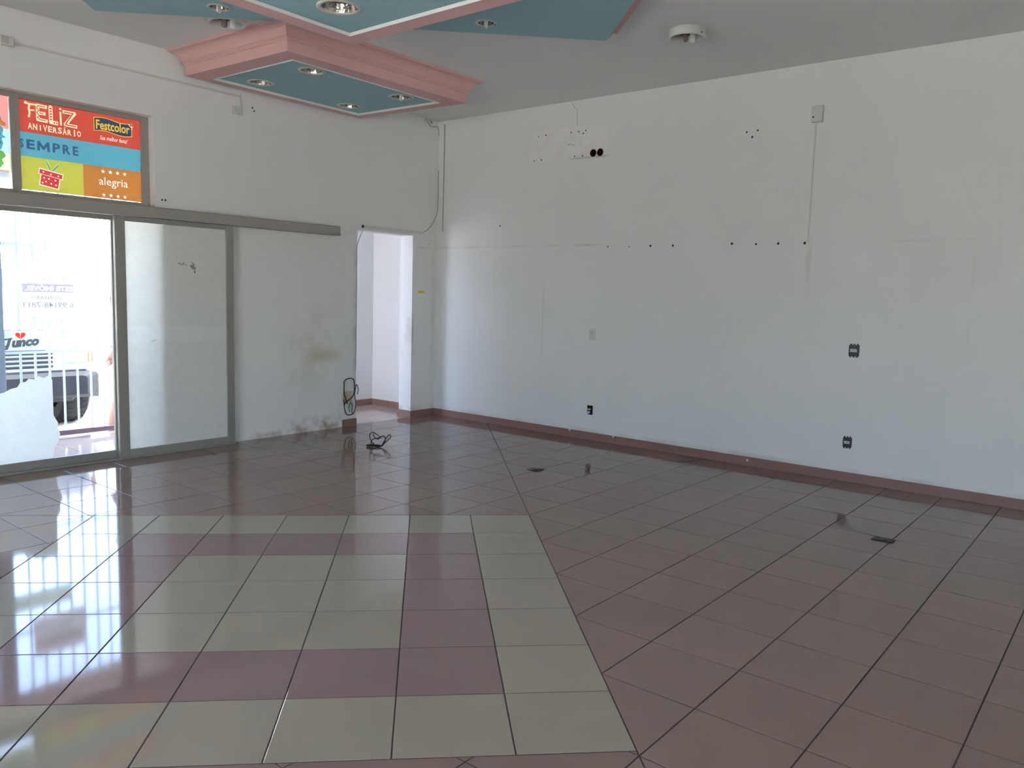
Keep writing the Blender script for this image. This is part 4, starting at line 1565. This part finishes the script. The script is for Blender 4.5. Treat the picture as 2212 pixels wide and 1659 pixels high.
prism(bm, [(cx - 0.66, y0 + 1.27, gz + 1.17), (cx + 0.66, y0 + 1.27, gz + 1.17), (cx + 0.58, y0 + 1.66, gz + 1.57), (cx - 0.58, y0 + 1.66, gz + 1.57)], (0, -0.03, 0.02))
obj('windscreen', bm, 'car_glass', cab)
for s in (-1, 1):
    bm = bmesh.new()
    prism(bm, [(cx + s * 0.775, y0 + 1.55, gz + 1.18), (cx + s * 0.775, y0 + 2.85, gz + 1.18), (cx + s * 0.735, y0 + 2.8, gz + 1.55), (cx + s * 0.735, y0 + 1.85, gz + 1.55)], (s * 0.02, 0, 0))
    obj('side_window', bm, 'car_glass', cab)
    bm = bmesh.new()
    box(bm, cx + s * 0.98 - 0.09, cx + s * 0.98 + 0.09, y0 + 1.5, y0 + 1.58, gz + 1.1, gz + 1.24, 0.02)
    box(bm, min(cx + s * 0.86, cx + s * 0.92), max(cx + s * 0.86, cx + s * 0.92), y0 + 1.52, y0 + 1.56, gz + 1.12, gz + 1.16)
    obj('wing_mirror', bm, 'car_plastic', car)
    bm = bmesh.new()
    box(bm, cx + s * 0.64 - 0.13, cx + s * 0.64 + 0.13, y0 - 0.02, y0 + 0.1, gz + 0.72, gz + 0.86, 0.02)
    hl_ = obj('headlamp', bm, 'lens_clear', car)
    bxo('turn_lamp', cx + s * 0.79 - 0.04, cx + s * 0.79 + 0.04, y0 + 0.0, y0 + 0.12, gz + 0.73, gz + 0.85, 'lens_amber', hl_, 0.01)
    bm = bmesh.new()
    box(bm, cx + s * 0.88 - 0.05, cx + s * 0.88 + 0.05, y0 + 0.26, y0 + 1.2, gz + 0.66, gz + 0.76, 0.02)
    obj('fender_flare', bm, 'car_plastic', car)
bm = bmesh.new()
section(bm, [(y0 - 0.1, ringpts(0.72, 0.4, 0.6, 0.02, 0.03)), (y0 - 0.04, ringpts(0.86, 0.36, 0.64, 0.03, 0.04)), (y0 + 0.3, ringpts(0.9, 0.36, 0.64, 0.03, 0.04))])
bp_ = obj('bumper', bm, 'car_plastic', car)
bm = bmesh.new()
for k in range(4):
    box(bm, cx - 0.42, cx + 0.42, y0 - 0.015, y0 + 0.05, gz + 0.69 + k * 0.045, gz + 0.715 + k * 0.045, 0.004)
obj('grille_bars', bm, 'car_plastic', car)
bm = bmesh.new()
box(bm, cx - 0.7, cx + 0.7, y0 + 0.15, y0 + 4.3, gz + 0.3, gz + 0.5, 0.03)
obj('underbody', bm, 'car_plastic', car)
for yy in (0.7, 3.5):
    for s in (-1, 1):
        wx = cx + s * 0.8
        bm = bmesh.new()
        lathe(bm, [(0.2, -0.13), (0.33, -0.145), (0.36, -0.115), (0.365, 0), (0.36, 0.115), (0.33, 0.145), (0.2, 0.13)], wx, y0 + yy, gz + 0.365, seg=32, axis='X', close=True)
        for k in range(32):
            a = 2 * PI * k / 32
            c, sn = math.cos(a), math.sin(a)
            for q in (-0.075, 0.075):
                p0 = Vector((wx + q, y0 + yy + c * 0.36, gz + 0.365 + sn * 0.36))
                tv = Vector((0, -sn, c))
                rv = Vector((0, c, sn))
                pr = [p0 + tv * e + Vector((f, 0, 0)) for e, f in ((-0.02, -0.035), (0.02, -0.035), (0.02, 0.035), (-0.02, 0.035))]
                prism(bm, pr, rv * 0.012)
        # keep the tyre on the ground
        for v in bm.verts:
            v.co.z += 0.007
        wh = obj('wheel', bm, 'tyre', car)
        bm = bmesh.new()
        rg = lathe(bm, [(0.205, s * 0.02), (0.2, s * 0.1), (0.17, s * 0.09), (0.06, s * 0.07), (0.04, s * 0.1)], wx, y0 + yy, gz + 0.372, seg=24, axis='X')
        cap(bm, rg[-1])
        cap(bm, rg[0])
        obj('hub', bm, 'wheel_metal', wh)

# ------------------------------------------------------------------ passer-by in blue shorts
gz = -0.1
pc = Vector((-2.97, 1.62, gz))
person = thing('person', 'person in blue shorts walking past outside the grille', 'person', tuple(pc))


def skin_obj(name, verts, edges, radii, mat, parent, sub=2, root=0):
    me = bpy.data.meshes.new(name)
    me.from_pydata([Vector(v) for v in verts], edges, [])
    me.materials.append(MATS[mat])
    o = bpy.data.objects.new(name, me)
    COL.objects.link(o)
    o.parent = parent
    m = o.modifiers.new('skin', 'SKIN')
    m.use_smooth_shade = True
    for k, r in enumerate(radii):
        rr = r if isinstance(r, tuple) else (r, r)
        me.skin_vertices[0].data[k].radius = rr
    me.skin_vertices[0].data[root].use_root = True
    s = o.modifiers.new('sub', 'SUBSURF')
    s.levels = s.render_levels = sub
    dg = bpy.context.evaluated_depsgraph_get()
    me2 = bpy.data.meshes.new_from_object(o.evaluated_get(dg))
    me2.materials.clear()
    me2.materials.append(MATS[mat])
    o.modifiers.clear()
    o.data = me2
    for p in me2.polygons:
        p.use_smooth = True
    return o


V = [(0, 0, .92), (0, 0, 1.06), (.01, 0, 1.2), (.015, 0, 1.34), (.02, 0, 1.42), (.03, 0, 1.47), (.04, 0, 1.52), (.045, 0, 1.6), (.045, 0, 1.66)]
RD = [(.14, .11), (.125, .10), (.14, .11), (.14, .10), (.08, .07), (.052, .052), (.06, .06), (.078, .07), (.05, .05)]
Ed = [(i, i + 1) for i in range(8)]


def chain(start, pts, rads):
    prev = start
    for p, r in zip(pts, rads):
        V.append(p)
        RD.append(r)
        Ed.append((prev, len(V) - 1))
        prev = len(V) - 1
    return prev


# legs: the trailing one is nearer the shop
chain(0, [(-.01, -.09, .86), (-.04, -.095, .66), (-.06, -.095, .49), (-.11, -.095, .36), (-.19, -.095, .12), (-.195, -.095, .06), (-.12, -.1, .035), (-.06, -.1, .03)],
      [.095, .082, .058, .06, .038, .042, .036, .028])
chain(0, [(.01, .09, .86), (.08, .095, .67), (.13, .095, .49), (.13, .095, .36), (.15, .095, .11), (.14, .095, .06), (.22, .1, .035), (.28, .1, .03)],
      [.095, .082, .058, .06, .038, .042, .036, .028])
hands = []
for pts in ([(0.01, -.16, 1.40), (-.05, -.2, 1.24), (-.1, -.215, 1.12), (-.15, -.215, 1.0), (-.195, -.21, .89), (-.215, -.205, .84)],
            [(.01, .16, 1.40), (.05, .2, 1.24), (.06, .215, 1.12), (.13, .215, 1.02), (.2, .205, .93), (.23, .2, .89)]):
    hands.append(chain(4, pts, [.062, .05, .043, .042, .03, (.04, .026)]))
for h in hands:
    c = Vector(V[h])
    d = (c - Vector(V[h - 1])).normalized()
    sgn = -1 if c.y < 0 else 1
    side = Vector((0, 1, 0)).cross(d).normalized()
    for k, (off, L) in enumerate(((-.027, .07), (-.009, .082), (.009, .078), (.027, .06))):
        a = c + side * off + d * .02
        b = a + d * L * .5
        e = a + d * L - Vector((0, sgn * .015, 0))
        chain(h, [tuple(a), tuple(b), tuple(e)], [.0095, .0088, .0075])
    a = c - side * .03 - d * .01
    chain(h, [tuple(a), tuple(a - side * .02 + d * .03), tuple(a - side * .022 + d * .055)], [.011, .010, .008])
body = skin_obj('body', V, Ed, RD, 'skin', person, 2, 0)
# face details belong to the body's head
for s in (-1, 1):
    bm = bmesh.new()
    bmesh.ops.create_icosphere(bm, subdivisions=1, radius=.011, matrix=Matrix.Translation(pc + Vector((.112, s * .028, 1.6))))
    obj('eye', bm, 'eye_white', person, smooth=True)
bm = bmesh.new()
tube(bm, [pc + Vector(p) for p in ((.11, 0, 1.605), (.13, 0, 1.575), (.12, 0, 1.565))], [.008, .013, .008], 8)
obj('nose', bm, 'skin', person, smooth=True)
for s in (-1, 1):
    bm = bmesh.new()
    tube(bm, [pc + Vector(p) for p in ((.03, s * .072, 1.61), (.025, s * .086, 1.595), (.035, s * .074, 1.565))], [.01, .014, .008], 8)
    obj('ear', bm, 'skin', person, smooth=True)
skin_obj('hair', [(.0, 0, 1.57), (-.005, 0, 1.63), (.03, 0, 1.685), (.085, 0, 1.675)], [(0, 1), (1, 2), (2, 3)], [.062, .075, .068, .04], 'hair_dark', person, 2)
skin_obj('shorts', [(0, 0, 1.0), (0, 0, .9), (-.012, -.092, .84), (-.04, -.096, .66), (-.055, -.096, .52), (.015, .092, .84), (.08, .096, .67), (.115, .096, .53)],
         [(0, 1), (1, 2), (2, 3), (3, 4), (1, 5), (5, 6), (6, 7)], [(.15, .12), (.155, .125), .112, .104, .1, .112, .104, .1], 'shorts_blue', person, 2)
skin_obj('shirt', [(0, 0, .97), (.005, 0, 1.1), (.01, 0, 1.22), (.015, 0, 1.34), (.02, 0, 1.42), (.01, -.165, 1.40), (-.05, -.205, 1.24), (.01, .165, 1.40), (.05, .205, 1.24)],
         [(0, 1), (1, 2), (2, 3), (3, 4), (4, 5), (5, 6), (4, 7), (7, 8)], [(.16, .125), (.148, .118), (.158, .125), (.155, .115), (.09, .08), .075, .068, .075, .068], 'shirt_white', person, 2)
for ax_, ay_ in ((-.195, -.098), (.145, .098)):
    bm = bmesh.new()
    box(bm, pc.x + ax_ - .05, pc.x + ax_ + .185, pc.y + ay_ - .045, pc.y + ay_ + .045, gz, gz + .02, .006)
    obj('sandal', bm, 'sandal', person)
